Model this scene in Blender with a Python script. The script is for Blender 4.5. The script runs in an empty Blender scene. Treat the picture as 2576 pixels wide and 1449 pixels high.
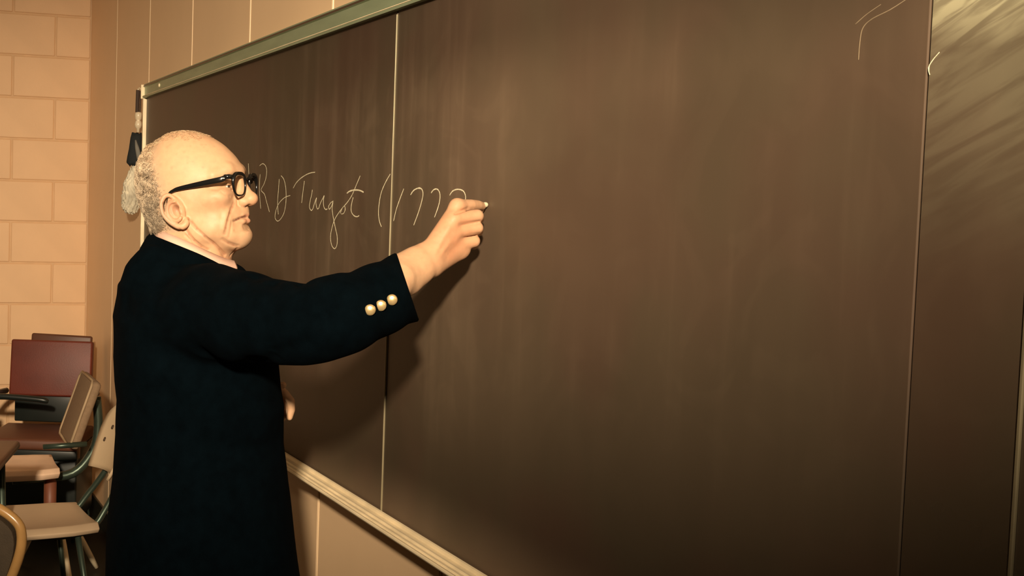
import bpy, bmesh, math, random
import numpy as np
from mathutils import Vector, Matrix

random.seed(7)
rng = np.random.default_rng(7)
C = bpy.context.scene.collection
scene = bpy.context.scene

# ------------------------------------------------------------------ camera
# World: X right, Y away from the viewer, Z up (metres); the eye is 1.53 m above the floor.
FPX, CX, CY, EYE = 3290.0, 680.0, 724.0, 1.53
upc = np.array([.0266, -1, -.0626]); upc /= np.linalg.norm(upc)
fwc = np.array([0, 0, 1.]) - upc[2] * upc; fwc /= np.linalg.norm(fwc)
rtc = np.cross(fwc, upc)
if rtc[0] < 0: rtc = -rtc
MC = np.stack([rtc, fwc, upc])
cam_d = bpy.data.cameras.new('camera'); cam = bpy.data.objects.new('camera', cam_d); C.objects.link(cam)
cols = [MC @ np.array([1, 0, 0]), MC @ np.array([0, -1, 0]), MC @ np.array([0, 0, -1])]
mm = Matrix.Identity(4)
for j, c_ in enumerate(cols):
    for i in range(3): mm[i][j] = float(c_[i])
mm[2][3] = EYE
cam.matrix_world = mm
cam_d.sensor_width = 36.0; cam_d.lens = FPX / 2576 * 36.0
cam_d.shift_x = (1288 - CX) / 2576; cam_d.clip_start = 0.02
scene.camera = cam

def P(px, py, d):
    """a point d metres in front of the viewer"""
    r = MC @ (np.array([px - CX, py - CY, FPX]) / FPX)
    r = r / r[1] * d
    return np.array([r[0], r[1], r[2] + EYE])

# ------------------------------------------------------------------ world, lamps, exposure
scene.view_settings.view_transform = 'Standard'; scene.view_settings.look = 'None'
scene.view_settings.gamma = 1.0; scene.view_settings.use_curve_mapping = False
scene.view_settings.exposure = 0.0
wd = bpy.data.worlds.new('world'); scene.world = wd; wd.use_nodes = True
wd.node_tree.nodes['Background'].inputs[0].default_value = (1.0, .75, .45, 1)
wd.node_tree.nodes['Background'].inputs[1].default_value = 0.02
fl = bpy.data.lights.new('photo_lamp', 'SPOT')       # the photographer's lamp, on a stand behind and left of the camera
fl.energy = 2060; fl.color = (1.0, .80, .56); fl.shadow_soft_size = .11; fl.spot_size = math.radians(56); fl.spot_blend = 1.0
flo = bpy.data.objects.new('photo_lamp', fl); C.objects.link(flo)
flo.location = (-.32, -2.0, 2.62)
az, el = math.radians(2), math.radians(-11.0); flo.scale = (1.06, .53, 1.0)
flo.rotation_euler = Vector((math.sin(az) * math.cos(el), math.cos(az) * math.cos(el), math.sin(el))).to_track_quat('-Z', 'Y').to_euler()

# ------------------------------------------------------------------ materials
def node(nt, t, **k):
    n = nt.nodes.new(t)
    for a, b in k.items(): setattr(n, a, b)
    return n

def mat(name, col, rough=.6, metal=0., noise=.12, nscale=12., bump=.0, bscale=60., sheen=0., spec=.5, attr=None, sss=0., coat=0., stretch=(1, 1, 1)):
    m = bpy.data.materials.new(name); m.use_nodes = True
    nt = m.node_tree; b = nt.nodes['Principled BSDF']
    b.inputs['Roughness'].default_value = rough; b.inputs['Metallic'].default_value = metal
    b.inputs['Specular IOR Level'].default_value = spec
    if sheen: b.inputs['Sheen Weight'].default_value = sheen; b.inputs['Sheen Roughness'].default_value = .5
    if coat: b.inputs['Coat Weight'].default_value = coat
    if sss:
        b.inputs['Subsurface Weight'].default_value = sss
        b.inputs['Subsurface Radius'].default_value = (1., .35, .2); b.inputs['Subsurface Scale'].default_value = .004
    tc = node(nt, 'ShaderNodeTexCoord'); mp = node(nt, 'ShaderNodeMapping'); mp.inputs['Scale'].default_value = stretch
    nt.links.new(tc.outputs['Object'], mp.inputs['Vector'])
    nz = node(nt, 'ShaderNodeTexNoise'); nz.inputs['Scale'].default_value = nscale; nz.inputs['Detail'].default_value = 5
    nt.links.new(mp.outputs[0], nz.inputs['Vector'])
    rp = node(nt, 'ShaderNodeMapRange'); rp.inputs[1].default_value = .25; rp.inputs[2].default_value = .75
    rp.inputs[3].default_value = 1 - noise; rp.inputs[4].default_value = 1 + noise
    nt.links.new(nz.outputs['Fac'], rp.inputs[0])
    mx = node(nt, 'ShaderNodeVectorMath', operation='SCALE')
    if attr:
        at = node(nt, 'ShaderNodeAttribute'); at.attribute_name = attr
        nt.links.new(at.outputs['Color'], mx.inputs[0])
    else: mx.inputs[0].default_value = col[:3]
    nt.links.new(rp.outputs[0], mx.inputs['Scale'])
    nt.links.new(mx.outputs[0], b.inputs['Base Color'])
    if bump:
        n2 = node(nt, 'ShaderNodeTexNoise'); n2.inputs['Scale'].default_value = bscale; n2.inputs['Detail'].default_value = 4
        nt.links.new(mp.outputs[0], n2.inputs['Vector'])
        bp = node(nt, 'ShaderNodeBump'); bp.inputs['Strength'].default_value = bump; bp.inputs['Distance'].default_value = .002
        nt.links.new(n2.outputs['Fac'], bp.inputs['Height']); nt.links.new(bp.outputs[0], b.inputs['Normal'])
    return m

M = {}
M['block'] = mat('painted_block', (.78, .51, .29), .55, noise=.05, nscale=5, bump=.25, bscale=90)
M['mortar'] = mat('painted_mortar', (.70, .46, .26), .7, noise=.08)
M['panel'] = mat('painted_wall_panel', (.84, .59, .36), .45, noise=.05, nscale=2.5, bump=.04, bscale=40)
M['panel_gap'] = mat('panel_joint', (.20, .13, .07), .7)
M['panel_edge'] = mat('panel_bead', (.70, .52, .32), .35, noise=.04)
M['floor'] = mat('dark_vinyl_floor', (.010, .013, .009), .5, noise=.3, nscale=3)
M['ceiling'] = mat('ceiling_paint', (.70, .62, .48), .8)
M['wall'] = mat('plain_wall_paint', (.45, .34, .2), .6, noise=.04, nscale=2)
M['alu_green'] = mat('dull_green_aluminium', (.30, .37, .24), .42, metal=.35, noise=.14, nscale=7, stretch=(1, 6, 6))
M['alu'] = mat('aluminium', (.95, .80, .54), .45, metal=.05, noise=.16, nscale=14, bump=.1, bscale=40)
M['seamstrip'] = mat('seam_metal', (.24, .20, .12), .45, metal=.3, noise=.5, nscale=4)
M['chalk'] = mat('chalk', (.80, .72, .50), .9, noise=.28, nscale=140, bump=.3, bscale=700)
M['faintchalk'] = mat('faint_chalk', (.24, .18, .11), .9, noise=.3, nscale=30)
M['skin'] = mat('skin', (.8, .5, .35), .5, noise=.07, nscale=90, bump=.07, bscale=260, attr='tint', sss=.25, spec=.3)
M['hair'] = mat('grey_hair', (.6, .5, .4), .55, noise=.1, attr='tint')
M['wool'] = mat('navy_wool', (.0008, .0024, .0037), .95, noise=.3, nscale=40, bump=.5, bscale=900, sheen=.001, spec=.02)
M['shirt'] = mat('pink_cotton', (.66, .43, .33), .8, noise=.05, bump=.2, bscale=900)
M['trouser'] = mat('charcoal_flannel', (.02, .02, .022), .9, bump=.4, bscale=800)
M['shoe'] = mat('black_leather', (.01, .01, .01), .3)
M['brass'] = mat('brass', (.92, .68, .34), .28, metal=.75, noise=.08, nscale=120)
M['acetate'] = mat('black_acetate', (.006, .006, .006), .18, noise=.1)
M['silver'] = mat('silver_rivet', (.7, .68, .6), .25, metal=1.)
M['eye'] = mat('eyeball', (.62, .55, .48), .15)
M['iris'] = mat('dark_iris', (.03, .02, .015), .1)
M['red'] = mat('dark_red_vinyl', (.13, .022, .011), .5, noise=.18, nscale=9, bump=.2, bscale=200)
M['blackvinyl'] = mat('black_vinyl', (.010, .014, .012), .35)
M['tan'] = mat('tan_fabric', (.26, .17, .10), .9, noise=.12, nscale=80, bump=.5, bscale=500)
M['piping'] = mat('pale_piping', (.42, .30, .18), .6)
M['shell'] = mat('cream_plastic', (.56, .42, .27), .35, noise=.05)
M['seatcream'] = mat('pale_cream_vinyl', (.86, .60, .42), .5)
M['seatgrey'] = mat('greige_plastic', (.52, .38, .25), .38, noise=.08, nscale=6)
M['metal'] = mat('grey_green_steel', (.06, .085, .065), .35, metal=.6)
M['brown'] = mat('brown_laminate', (.10, .036, .018), .4, noise=.15, nscale=8, stretch=(1, 6, 1))
M['redwood'] = mat('red_brown_post', (.19, .06, .03), .5)
M['pad'] = mat('dark_brown_upholstery', (.045, .030, .016), .7, noise=.15, nscale=30, bump=.3, bscale=300)
M['bentwood'] = mat('varnished_bentwood', (.36, .20, .07), .28, noise=.15, nscale=20, coat=.3)
M['cord'] = mat('brown_cord', (.05, .03, .02), .8)
M['cream'] = mat('cream_enamel', (.72, .60, .42), .3)
M['blackcloth'] = mat('black_cloth', (.010, .013, .014), .85, bump=.5, bscale=200)
M['greycloth'] = mat('grey_cloth_lining', (.20, .19, .16), .85)
M['wooltuft'] = mat('grey_wool_tuft', (.66, .60, .46), .95, noise=.35, nscale=22, bump=.5, bscale=160)
M['screw'] = mat('dark_screw', (.10, .07, .05), .4, metal=.6)

def lamp_mat():
    m = bpy.data.materials.new('fluorescent_diffuser'); m.use_nodes = True
    b = m.node_tree.nodes['Principled BSDF']
    b.inputs['Base Color'].default_value = (.8, .75, .6, 1)
    b.inputs['Emission Color'].default_value = (1, .80, .50, 1); b.inputs['Emission Strength'].default_value = 3.0
    return m
M['lamp'] = lamp_mat()

def glass_mat():
    m = bpy.data.materials.new('spectacle_glass'); m.use_nodes = True
    nt = m.node_tree; nt.nodes.remove(nt.nodes['Principled BSDF'])
    out = nt.nodes['Material Output']
    t = node(nt, 'ShaderNodeBsdfTransparent'); t.inputs[0].default_value = (.95, .95, .92, 1)
    g = node(nt, 'ShaderNodeBsdfGlossy'); g.inputs['Roughness'].default_value = .03
    mx = node(nt, 'ShaderNodeMixShader')
    mx.inputs[0].default_value = .05; nt.links.new(t.outputs[0], mx.inputs[1]); nt.links.new(g.outputs[0], mx.inputs[2])
    nt.links.new(mx.outputs[0], out.inputs['Surface'])
    return m
M['glass'] = glass_mat()

def board_mat(name, gloss=.38, dust=1.0, spec=.35, glare=0.):
    """worn brown-black chalkboard: slate colour, wiped chalk dust in vertical strokes, eraser arcs"""
    m = bpy.data.materials.new(name); m.use_nodes = True
    nt = m.node_tree; b = nt.nodes['Principled BSDF']; L = nt.links
    tc = node(nt, 'ShaderNodeTexCoord')
    def nz(scale, sc, det=4, dist=0.):
        mp = node(nt, 'ShaderNodeMapping'); mp.inputs['Scale'].default_value = sc
        L.new(tc.outputs['Object'], mp.inputs['Vector'])
        n = node(nt, 'ShaderNodeTexNoise'); n.inputs['Scale'].default_value = scale; n.inputs['Detail'].default_value = det
        n.inputs['Distortion'].default_value = dist
        L.new(mp.outputs[0], n.inputs['Vector']); return n.outputs['Fac']
    def rng_(x, a, c, lo, hi):
        r = node(nt, 'ShaderNodeMapRange'); r.inputs[1].default_value = a; r.inputs[2].default_value = c
        r.inputs[3].default_value = lo; r.inputs[4].default_value = hi; r.interpolation_type = 'SMOOTHSTEP'; L.new(x, r.inputs[0]); return r.outputs[0]
    def op(o, x, y):
        n = node(nt, 'ShaderNodeMath', operation=o)
        for i, v in enumerate((x, y)):
            if isinstance(v, (int, float)): n.inputs[i].default_value = v
            else: L.new(v, n.inputs[i])
        return n.outputs[0]
    cloud = rng_(nz(1.5, (1, 1, .8), 4, .4), .36, .66, 0, 1)
    streak = rng_(nz(9, (1.6, 1, .16), 5), .42, .74, 0, 1)
    fine = rng_(nz(40, (1.6, 1, .12), 4), .45, .75, 0, 1)
    arcs = rng_(nz(5, (1, 1, 1), 3, 2.6), .50, .62, 0, 1)
    sep = node(nt, 'ShaderNodeSeparateXYZ'); L.new(tc.outputs['Object'], sep.inputs[0])
    # the writing height is wiped most, the strip next to the tray gathers fallen dust
    band = op('MULTIPLY', rng_(sep.outputs['Z'], 1.00, 1.42, .12, 1), rng_(sep.outputs['Z'], 1.70, 1.86, 1, .35))
    fall = rng_(sep.outputs['Z'], .885, 1.01, .35, 0)
    right = rng_(sep.outputs['X'], -1.0, .9, .14, 2.9)
    soft = rng_(sep.outputs['X'], .15, .7, 1, .30)
    st = op('ADD', op('MULTIPLY', streak, op('ADD', op('MULTIPLY', cloud, .14), .05)), op('MULTIPLY', op('MULTIPLY', streak, fine), .10))
    st = op('ADD', st, op('MULTIPLY', arcs, .05)); st = op('MULTIPLY', st, soft)
    big = rng_(nz(.9, (1, 1, .7), 2, .2), .38, .62, .45, 1)
    d = op('ADD', st, op('MULTIPLY', op('MULTIPLY', op('ADD', op('MULTIPLY', cloud, .45), .55), big), op('MULTIPLY', right, .17)))
    d = op('MULTIPLY', d, band)
    d = op('ADD', d, op('MULTIPLY', fall, op('ADD', op('MULTIPLY', cloud, .5), .5)))
    d = op('MULTIPLY', d, dust)
    tint = nz(2.2, (1, 1, 1), 3)
    base = node(nt, 'ShaderNodeMix', data_type='RGBA'); base.inputs[6].default_value = (.040, .022, .015, 1); base.inputs[7].default_value = (.035, .026, .016, 1)
    L.new(rng_(tint, .4, .6, 0, 1), base.inputs[0])
    mx = node(nt, 'ShaderNodeMix', data_type='RGBA'); L.new(d, mx.inputs[0]); L.new(base.outputs[2], mx.inputs[6])
    mx.inputs[7].default_value = (.36, .25, .16, 1)
    colour = mx.outputs[2]
    if glare:   # glare painted into the upper corner of the end panels, in slanting wiped streaks
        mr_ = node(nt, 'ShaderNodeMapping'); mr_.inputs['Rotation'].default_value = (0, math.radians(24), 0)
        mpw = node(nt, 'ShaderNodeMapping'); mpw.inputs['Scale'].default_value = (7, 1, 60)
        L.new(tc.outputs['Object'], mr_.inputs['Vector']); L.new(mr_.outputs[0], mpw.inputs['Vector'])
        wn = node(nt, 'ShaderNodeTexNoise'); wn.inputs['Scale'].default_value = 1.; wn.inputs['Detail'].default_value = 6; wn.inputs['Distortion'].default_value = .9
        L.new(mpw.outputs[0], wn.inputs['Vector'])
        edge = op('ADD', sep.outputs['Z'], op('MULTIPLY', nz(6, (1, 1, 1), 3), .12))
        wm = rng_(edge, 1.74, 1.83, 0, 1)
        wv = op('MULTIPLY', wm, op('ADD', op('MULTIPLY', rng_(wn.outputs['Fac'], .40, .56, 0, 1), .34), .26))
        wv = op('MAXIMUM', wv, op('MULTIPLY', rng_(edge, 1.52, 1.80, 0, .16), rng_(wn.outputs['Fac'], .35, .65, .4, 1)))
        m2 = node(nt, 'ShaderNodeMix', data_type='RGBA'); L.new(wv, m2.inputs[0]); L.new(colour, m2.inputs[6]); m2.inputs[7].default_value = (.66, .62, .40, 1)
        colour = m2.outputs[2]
    L.new(colour, b.inputs['Base Color'])
    L.new(op('ADD', op('MULTIPLY', d, .5), gloss), b.inputs['Roughness'])
    b.inputs['Specular IOR Level'].default_value = spec
    bp = node(nt, 'ShaderNodeBump'); bp.inputs['Strength'].default_value = .08; bp.inputs['Distance'].default_value = .001
    L.new(nz(60, (1, 1, .3), 4), bp.inputs['Height']); L.new(bp.outputs[0], b.inputs['Normal'])
    return m
M['board'] = board_mat('worn_brown_chalkboard', .42)
M['board_glare'] = board_mat('glare_streaked_chalkboard', .24, .8, .6, 1.)

# ------------------------------------------------------------------ object helpers
def link(o, parent=None):
    C.objects.link(o)
    if parent is not None: o.parent = parent
    return o
def thing(name, label, cat, loc=(0, 0, 0), rz=0., group=None):
    o = bpy.data.objects.new(name, None); link(o)
    o.empty_display_size = .1
    o.location = loc; o.rotation_euler = (0, 0, rz); o['label'] = label; o['category'] = cat
    if group: o['group'] = group
    return o
def me_obj(name, me, m, parent=None, smooth=False, inv=None):
    if m is not None: me.materials.append(m)
    if smooth: me.polygons.foreach_set('use_smooth', [True] * len(me.polygons))
    o = bpy.data.objects.new(name, me); link(o, parent)
    return o
def bm_obj(name, bm, m, parent=None, smooth=False):
    bmesh.ops.recalc_face_normals(bm, faces=bm.faces)
    me = bpy.data.meshes.new(name); bm.to_mesh(me); bm.free()
    return me_obj(name, me, m, parent, smooth)
def box(bm, c, s, bev=0., rot=None, seg=2):
    r = bmesh.ops.create_cube(bm, size=1.0); vs = r['verts']
    for v in vs: v.co = Vector((v.co.x * s[0], v.co.y * s[1], v.co.z * s[2]))
    if bev:
        es_ = list({e for v in vs for e in v.link_edges})
        rr = bmesh.ops.bevel(bm, geom=es_, offset=bev, segments=seg, affect='EDGES', profile=.5)
        vs = list({v for f in rr['faces'] for v in f.verts} | {v for v in vs if v.is_valid})
    for v in vs:
        if rot is not None: v.co = rot @ v.co
        v.co += Vector(c)
    return vs
def tube(bm, pts, r, seg=8, closed=False, cap=True):
    pts = [Vector(p) for p in pts]; n = len(pts)
    rs = r if hasattr(r, '__len__') else [r] * n
    rings = []; up = None
    for i, p in enumerate(pts):
        a = pts[(i - 1) % n] if (closed or i > 0) else p
        b = pts[(i + 1) % n] if (closed or i < n - 1) else p
        t = (b - a).normalized()
        if up is None: up = t.orthogonal().normalized()
        up = (up - t * up.dot(t)).normalized(); s_ = t.cross(up)
        rings.append([bm.verts.new(p + (up * math.cos(q) + s_ * math.sin(q)) * rs[i]) for q in [2 * math.pi * k / seg for k in range(seg)]])
    for i in range(n if closed else n - 1):
        A, B = rings[i], rings[(i + 1) % n]
        for k in range(seg): bm.faces.new((A[k], A[(k + 1) % seg], B[(k + 1) % seg], B[k]))
    if cap and not closed:
        bm.faces.new(rings[0][::-1]); bm.faces.new(rings[-1])
def smooth_path(pts, n=8, closed=False):
    pts = [np.array(p, float) for p in pts]; m = len(pts); out = []
    rngi = range(m) if closed else range(m - 1)
    for i in rngi:
        if closed: p0, p1, p2, p3 = pts[(i - 1) % m], pts[i], pts[(i + 1) % m], pts[(i + 2) % m]
        else: p0, p1, p2, p3 = pts[max(i - 1, 0)], pts[i], pts[i + 1], pts[min(i + 2, m - 1)]
        for k in range(n):
            t = k / n
            out.append(.5 * ((2 * p1) + (-p0 + p2) * t + (2 * p0 - 5 * p1 + 4 * p2 - p3) * t * t + (-p0 + 3 * p1 - 3 * p2 + p3) * t ** 3))
    if not closed: out.append(pts[-1])
    return out
def lathe(bm, prof, seg=24, c=(0, 0, 0), rot=None):
    rings = []
    for r, z in prof:
        ring = []
        for k in range(seg):
            q = 2 * math.pi * k / seg; v = Vector((r * math.cos(q), r * math.sin(q), z))
            if rot is not None: v = rot @ v
            ring.append(bm.verts.new(v + Vector(c)))
        rings.append(ring)
    for A, B in zip(rings, rings[1:]):
        for k in range(seg): bm.faces.new((A[k], A[(k + 1) % seg], B[(k + 1) % seg], B[k]))
    bm.faces.new(rings[0][::-1]); bm.faces.new(rings[-1])
def extrude_profile(bm, prof, x0, x1):
    """profile in (y,z), extruded along x"""
    A = [bm.verts.new((x0, y, z)) for y, z in prof]; B = [bm.verts.new((x1, y, z)) for y, z in prof]
    n = len(prof)
    for k in range(n): bm.faces.new((A[k], A[(k + 1) % n], B[(k + 1) % n], B[k]))
    bm.faces.new(A[::-1]); bm.faces.new(B)

# ------------------------------------------------------------------ the room
# Board wall frame: x runs along the wall toward the viewer, y goes INTO the wall, z up; origin under the board's first seam.
ES = np.array([.29635, -.95508, 0.]); EN = np.array([-.95508, -.29635, 0.])     # along the wall; out of the wall
B0 = np.array([.24996, 2.75, 0.])
BW = Matrix(((ES[0], -EN[0], 0, B0[0]), (ES[1], -EN[1], 0, B0[1]), (0, 0, 1, 0), (0, 0, 0, 1)))
def wpt(s, n, z): return B0 + ES * s + EN * n + np.array([0, 0, z])
def bloc(px, py, n=0.):
    """where the sight line through a spot of the board meets the plane n in front of it -> (s, z)"""
    r = MC @ (np.array([px - CX, py - CY, FPX]) / FPX); o = np.array([0, 0, EYE])
    t = ((B0 + EN * n - o) @ EN) / (r @ EN); p = o + r * t - B0
    return float(p @ ES), float(p[2])
S_BACK, S_FRONT, N_FAR, HZ, NW = -4.085, 6.3, 6.6, 3.0, -.025
def struct(name, bm, m, parent=None, smooth=False):
    o = bm_obj(name, bm, m, parent, smooth)
    if parent is None: o['kind'] = 'structure'; o.matrix_world = BW
    return o

bm = bmesh.new(); box(bm, ((S_BACK + S_FRONT) / 2, -N_FAR / 2, -.05), (S_FRONT - S_BACK + .4, N_FAR + .4, .1)); struct('floor', bm, M['floor'])
bm = bmesh.new(); box(bm, ((S_BACK + S_FRONT) / 2, -N_FAR / 2, HZ + .05), (S_FRONT - S_BACK + .4, N_FAR + .4, .1)); struct('ceiling', bm, M['ceiling'])
bm = bmesh.new(); box(bm, ((S_BACK + S_FRONT) / 2, -N_FAR - .06, HZ / 2), (S_FRONT - S_BACK + .3, .12, HZ)); struct('wall_left', bm, M['wall'])
bm = bmesh.new(); box(bm, (S_FRONT + .06, -N_FAR / 2, HZ / 2), (.12, N_FAR + .3, HZ)); struct('wall_front', bm, M['wall'])
# right wall: upright panels with open joints
PW = .7225
bm = bmesh.new(); box(bm, ((S_BACK + S_FRONT) / 2, .025 + .015 + .05, HZ / 2), (S_FRONT - S_BACK + .3, .1, HZ)); wr = struct('wall_right', bm, M['panel_gap'])
k = 0; s = S_BACK; pm = None
while s < S_FRONT - .02:
    w = min(PW, S_FRONT - s)
    bm = bmesh.new(); box(bm, (0, 0, 0), (w - .0105, .014, HZ - .002), .0025)
    if pm is None or w < PW - .001:
        o = bm_obj('wall_panel', bm, M['panel'], wr); pm = pm or o.data
    else:
        bm.free(); o = bpy.data.objects.new('wall_panel', pm); link(o, wr)
    o.location = (s + w / 2, .025 + .007, HZ / 2)
    if k:
        b2 = bmesh.new(); box(b2, (0, 0, 0), (.0034, .010, HZ - .002), .001)
        o2 = bm_obj('joint_bead', b2, M['panel_edge'], wr); o2.location = (s + .0040, .028, HZ / 2)
    s += PW; k += 1
# back wall: painted concrete blocks in running bond
bm = bmesh.new(); box(bm, (S_BACK - .06 - .003, -N_FAR / 2 + .02, HZ / 2), (.12, N_FAR + .3, HZ)); wb = struct('wall_back', bm, M['mortar'])
CH, BL = .2065, .421
z_ref = 2.4518
z0 = z_ref - CH * 12
blk = {}
def block(w, y, z, h):
    key = (round(w, 3), round(h, 3))
    if key not in blk:
        b_ = bmesh.new(); box(b_, (0, 0, 0), (.03, w - .009, h - .009), .004)
        o = bm_obj('block', b_, M['block'], wb); blk[key] = o.data
    else:
        o = bpy.data.objects.new('block', blk[key]); link(o, wb)
    o.location = (S_BACK - .013 + random.uniform(-.0008, .0008), y, z)
row = -1
while True:
    zb = z0 + CH * row; row += 1
    zt = zb + CH
    lo, hi = max(zb, .0), min(zt, HZ)
    if lo >= HZ: break
    if hi - lo < .03: continue
    # joint offsets alternate .152 / .362 from the corner (course that starts at z_ref uses .152)
    par = (row - 1 - 12) % 2
    e = .362 if par == 0 else .152
    a = -.025
    while a < N_FAR:
        b_end = min(e, N_FAR)
        if b_end - a > .02: block(b_end - a, -(a + b_end) / 2, (lo + hi) / 2, hi - lo)
        a = b_end; e += BL
        if a >= N_FAR - 1e-6: break
for nm, args in (('baseboard_right', ((0, .018, .05), (S_FRONT - S_BACK, .012, .1))),):
    bm = bmesh.new(); box(bm, ((S_BACK + S_FRONT) / 2, .018, .05), (S_FRONT - S_BACK, .012, .1), .003); struct(nm, bm, M['blackvinyl'])
bm = bmesh.new(); box(bm, (S_BACK + .009, -N_FAR / 2, .05), (.012, N_FAR, .1), .003); struct('baseboard_back', bm, M['blackvinyl'])

# ceiling lamps (they light the room; none is inside the frame)
lamp_spots = [(-2.6, 1.7, 'nearest the block wall and the board'), (-3.3, 5.45, 'nearest the block wall, far from the board'),
              (.9, 1.7, 'further from the block wall, near the board'), (.9, 4.6, 'far from both the block wall and the board'),]
for s_, n_, lab in lamp_spots:
    t = thing('ceiling_light', 'long fluorescent ceiling fixture ' + lab, 'light', (0, 0, 0), 0, 'fluorescent fixtures on the ceiling')
    t.matrix_world = BW @ Matrix.Translation((s_, -n_, HZ))
    bm = bmesh.new(); box(bm, (0, 0, -.03), (1.24, .34, .058), .008); bm_obj('housing', bm, M['cream'], t)
    bm = bmesh.new(); box(bm, (0, 0, -.068), (1.18, .28, .02), .008); bm_obj('diffuser', bm, M['lamp'], t)

# ------------------------------------------------------------------ the chalkboard
cb = thing('chalkboard', 'long dark brown chalkboard with a green-grey metal top frame and ridged aluminium chalk tray', 'chalkboard')
cb.matrix_world = BW
ZB, ZT, SL, SR = .884, 1.945, -2.554, 3.3
def bpart(name, bm, m, smooth=False): return bm_obj(name, bm, m, cb, smooth)
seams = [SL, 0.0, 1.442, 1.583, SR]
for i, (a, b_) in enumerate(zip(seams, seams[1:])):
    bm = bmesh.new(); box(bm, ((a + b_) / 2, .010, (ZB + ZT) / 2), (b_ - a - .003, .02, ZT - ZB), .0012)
    o = bpart('board_panel', bm, M['board'] if i < 2 else M['board_glare'])
    if i >= 2: o['label'] = 'glossy wiped end of the chalkboard with painted glare'
for a, w_ in ((0.0, .0038), (1.583, .004)):
    bm = bmesh.new(); box(bm, (a, -.0012, (ZB + ZT) / 2 - .004), (w_, .004, ZT - ZB - .012), .001); bpart('seam_strip', bm, M['seamstrip'])
bm = bmesh.new()     # top frame: cap, flat face, lower lip
extrude_profile(bm, [(.02, ZT + .052), (-.006, ZT + .052), (-.010, ZT + .047), (-.010, ZT + .041), (-.006, ZT + .039), (-.006, ZT + .008), (-.012, ZT + .006), (-.0145, ZT + .002), (-.014, ZT - .003), (.002, ZT - .003), (.02, ZT)], SL - .022, SR)
bpart('top_frame', bm, M['alu_green'])
bm = bmesh.new(); extrude_profile(bm, [(-.0105, ZT + .0465), (-.012, ZT + .044), (-.0105, ZT + .0415)], SL - .02, SR); bpart('frame_bead', bm, M['screw'])
bm = bmesh.new(); extrude_profile(bm, [(-.0115, ZT + .0068), (-.0155, ZT + .005), (-.0155, ZT + .0035), (-.012, ZT + .002)], SL - .02, SR); bpart('frame_lip', bm, M['alu'])
bm = bmesh.new(); box(bm, (SL - .008, .002, (ZB + ZT) / 2), (.014, .030, ZT - ZB), .003); bpart('side_frame', bm, M['alu'])
bm = bmesh.new(); box(bm, (SL - .018, -.002, ZT + .022), (.010, .036, .056), .002); bpart('frame_end_cap', bm, M['alu'])
s_, z_ = bloc(399, 214, .01)
bm = bmesh.new(); lathe(bm, [(.0075, 0), (.0075, .002), (.005, .0045), (.001, .005)], 16, (s_, -.006, z_), Matrix.Rotation(math.pi / 2, 3, 'X')); bpart('frame_screw', bm, M['alu'], True)
prof = [(.0, .885), (-.005, .8915), (-.009, .8905), (-.011, .8835), (-.022, .8830), (-.025, .8865), (-.029, .8865), (-.031, .8825), (-.038, .8825), (-.040, .8860), (-.0435, .8860), (-.0455, .8825),
        (-.0515, .8825), (-.0535, .8870), (-.0575, .8880), (-.060, .8865), (-.0605, .8835), (-.058, .8800), (-.040, .8740), (-.020, .8640), (.02, .8600), (.02, .885)]
bm = bmesh.new(); extrude_profile(bm, prof, SL - .02, SR); bpart('chalk_tray', bm, M['alu'])

# chalk handwriting, stroke by stroke (points in tenths of a tracing grid laid on the board)
def chalk_stroke(name, pts, w=17, fade=1.):
    sz = [bloc(620 + x / 4.155, 380 + y / 4.155, .001) for x, y in pts]
    path = smooth_path([(a, b_, 0) for a, b_ in sz], 7)
    hw = w / 4.155 / FPX * 2.55 * .5 * 1.25
    bm = bmesh.new(); L_, R_ = [], []
    lr = random.Random(len(pts) * 31 + int(pts[0][0]))
    for i, p in enumerate(path):
        a = path[max(i - 1, 0)]; b_ = path[min(i + 1, len(path) - 1)]
        t = b_ - a; t = t / (np.linalg.norm(t) + 1e-9); nn = np.array([-t[1], t[0], 0])
        e = hw * (.80 + .35 * lr.random()) * (1 if 0 < i < len(path) - 1 else .45)
        L_.append((p[0] + nn[0] * e, p[1] + nn[1] * e)); R_.append((p[0] - nn[0] * e, p[1] - nn[1] * e))
    rows = []
    for (a, b_), (c, d) in zip(L_, R_):
        rows.append([bm.verts.new((a, .0004, b_)), bm.verts.new(((a + c) / 2, -.0007, (b_ + d) / 2)), bm.verts.new((c, .0004, d))])
    for A, B in zip(rows, rows[1:]):
        bm.faces.new((A[0], A[1], B[1], B[0])); bm.faces.new((A[1], A[2], B[2], B[1]))
    return rows, bm
def letter(strokes, m='chalk', name='chalk_letter'):
    bmt = bmesh.new()
    for st in strokes:
        rows, b_ = chalk_stroke('', st[0], st[1])
        me = bpy.data.meshes.new('t'); b_.to_mesh(me); b_.free(); bmt.from_mesh(me); bpy.data.meshes.remove(me)
    bpart(name, bmt, M[m], True)
letter([([(17, 128), (20, 180), (22, 240)], 6)])
letter([([(140, 240), (132, 380), (138, 500), (146, 600)], 9), ([(133, 152), (165, 130), (195, 152), (208, 205), (200, 280), (178, 345), (150, 405), (185, 450), (205, 520), (237, 635)], 15)])
letter([([(340, 290), (330, 420), (322, 540), (330, 660)], 8), ([(358, 255), (385, 290), (402, 350), (411, 440), (408, 540), (390, 640), (355, 705), (322, 730), (297, 700), (300, 640), (322, 570), (355, 520), (402, 480), (455, 462)], 14)])
letter([([(485, 385), (515, 332), (560, 285), (620, 245), (668, 226), (715, 219)], 15), ([(602, 310), (590, 400), (582, 460), (573, 540)], 15)])
letter([([(685, 402), (678, 450), (662, 520), (655, 585), (672, 618), (690, 600), (705, 550), (728, 488), (722, 540), (735, 600), (752, 595)], 17)])
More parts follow.
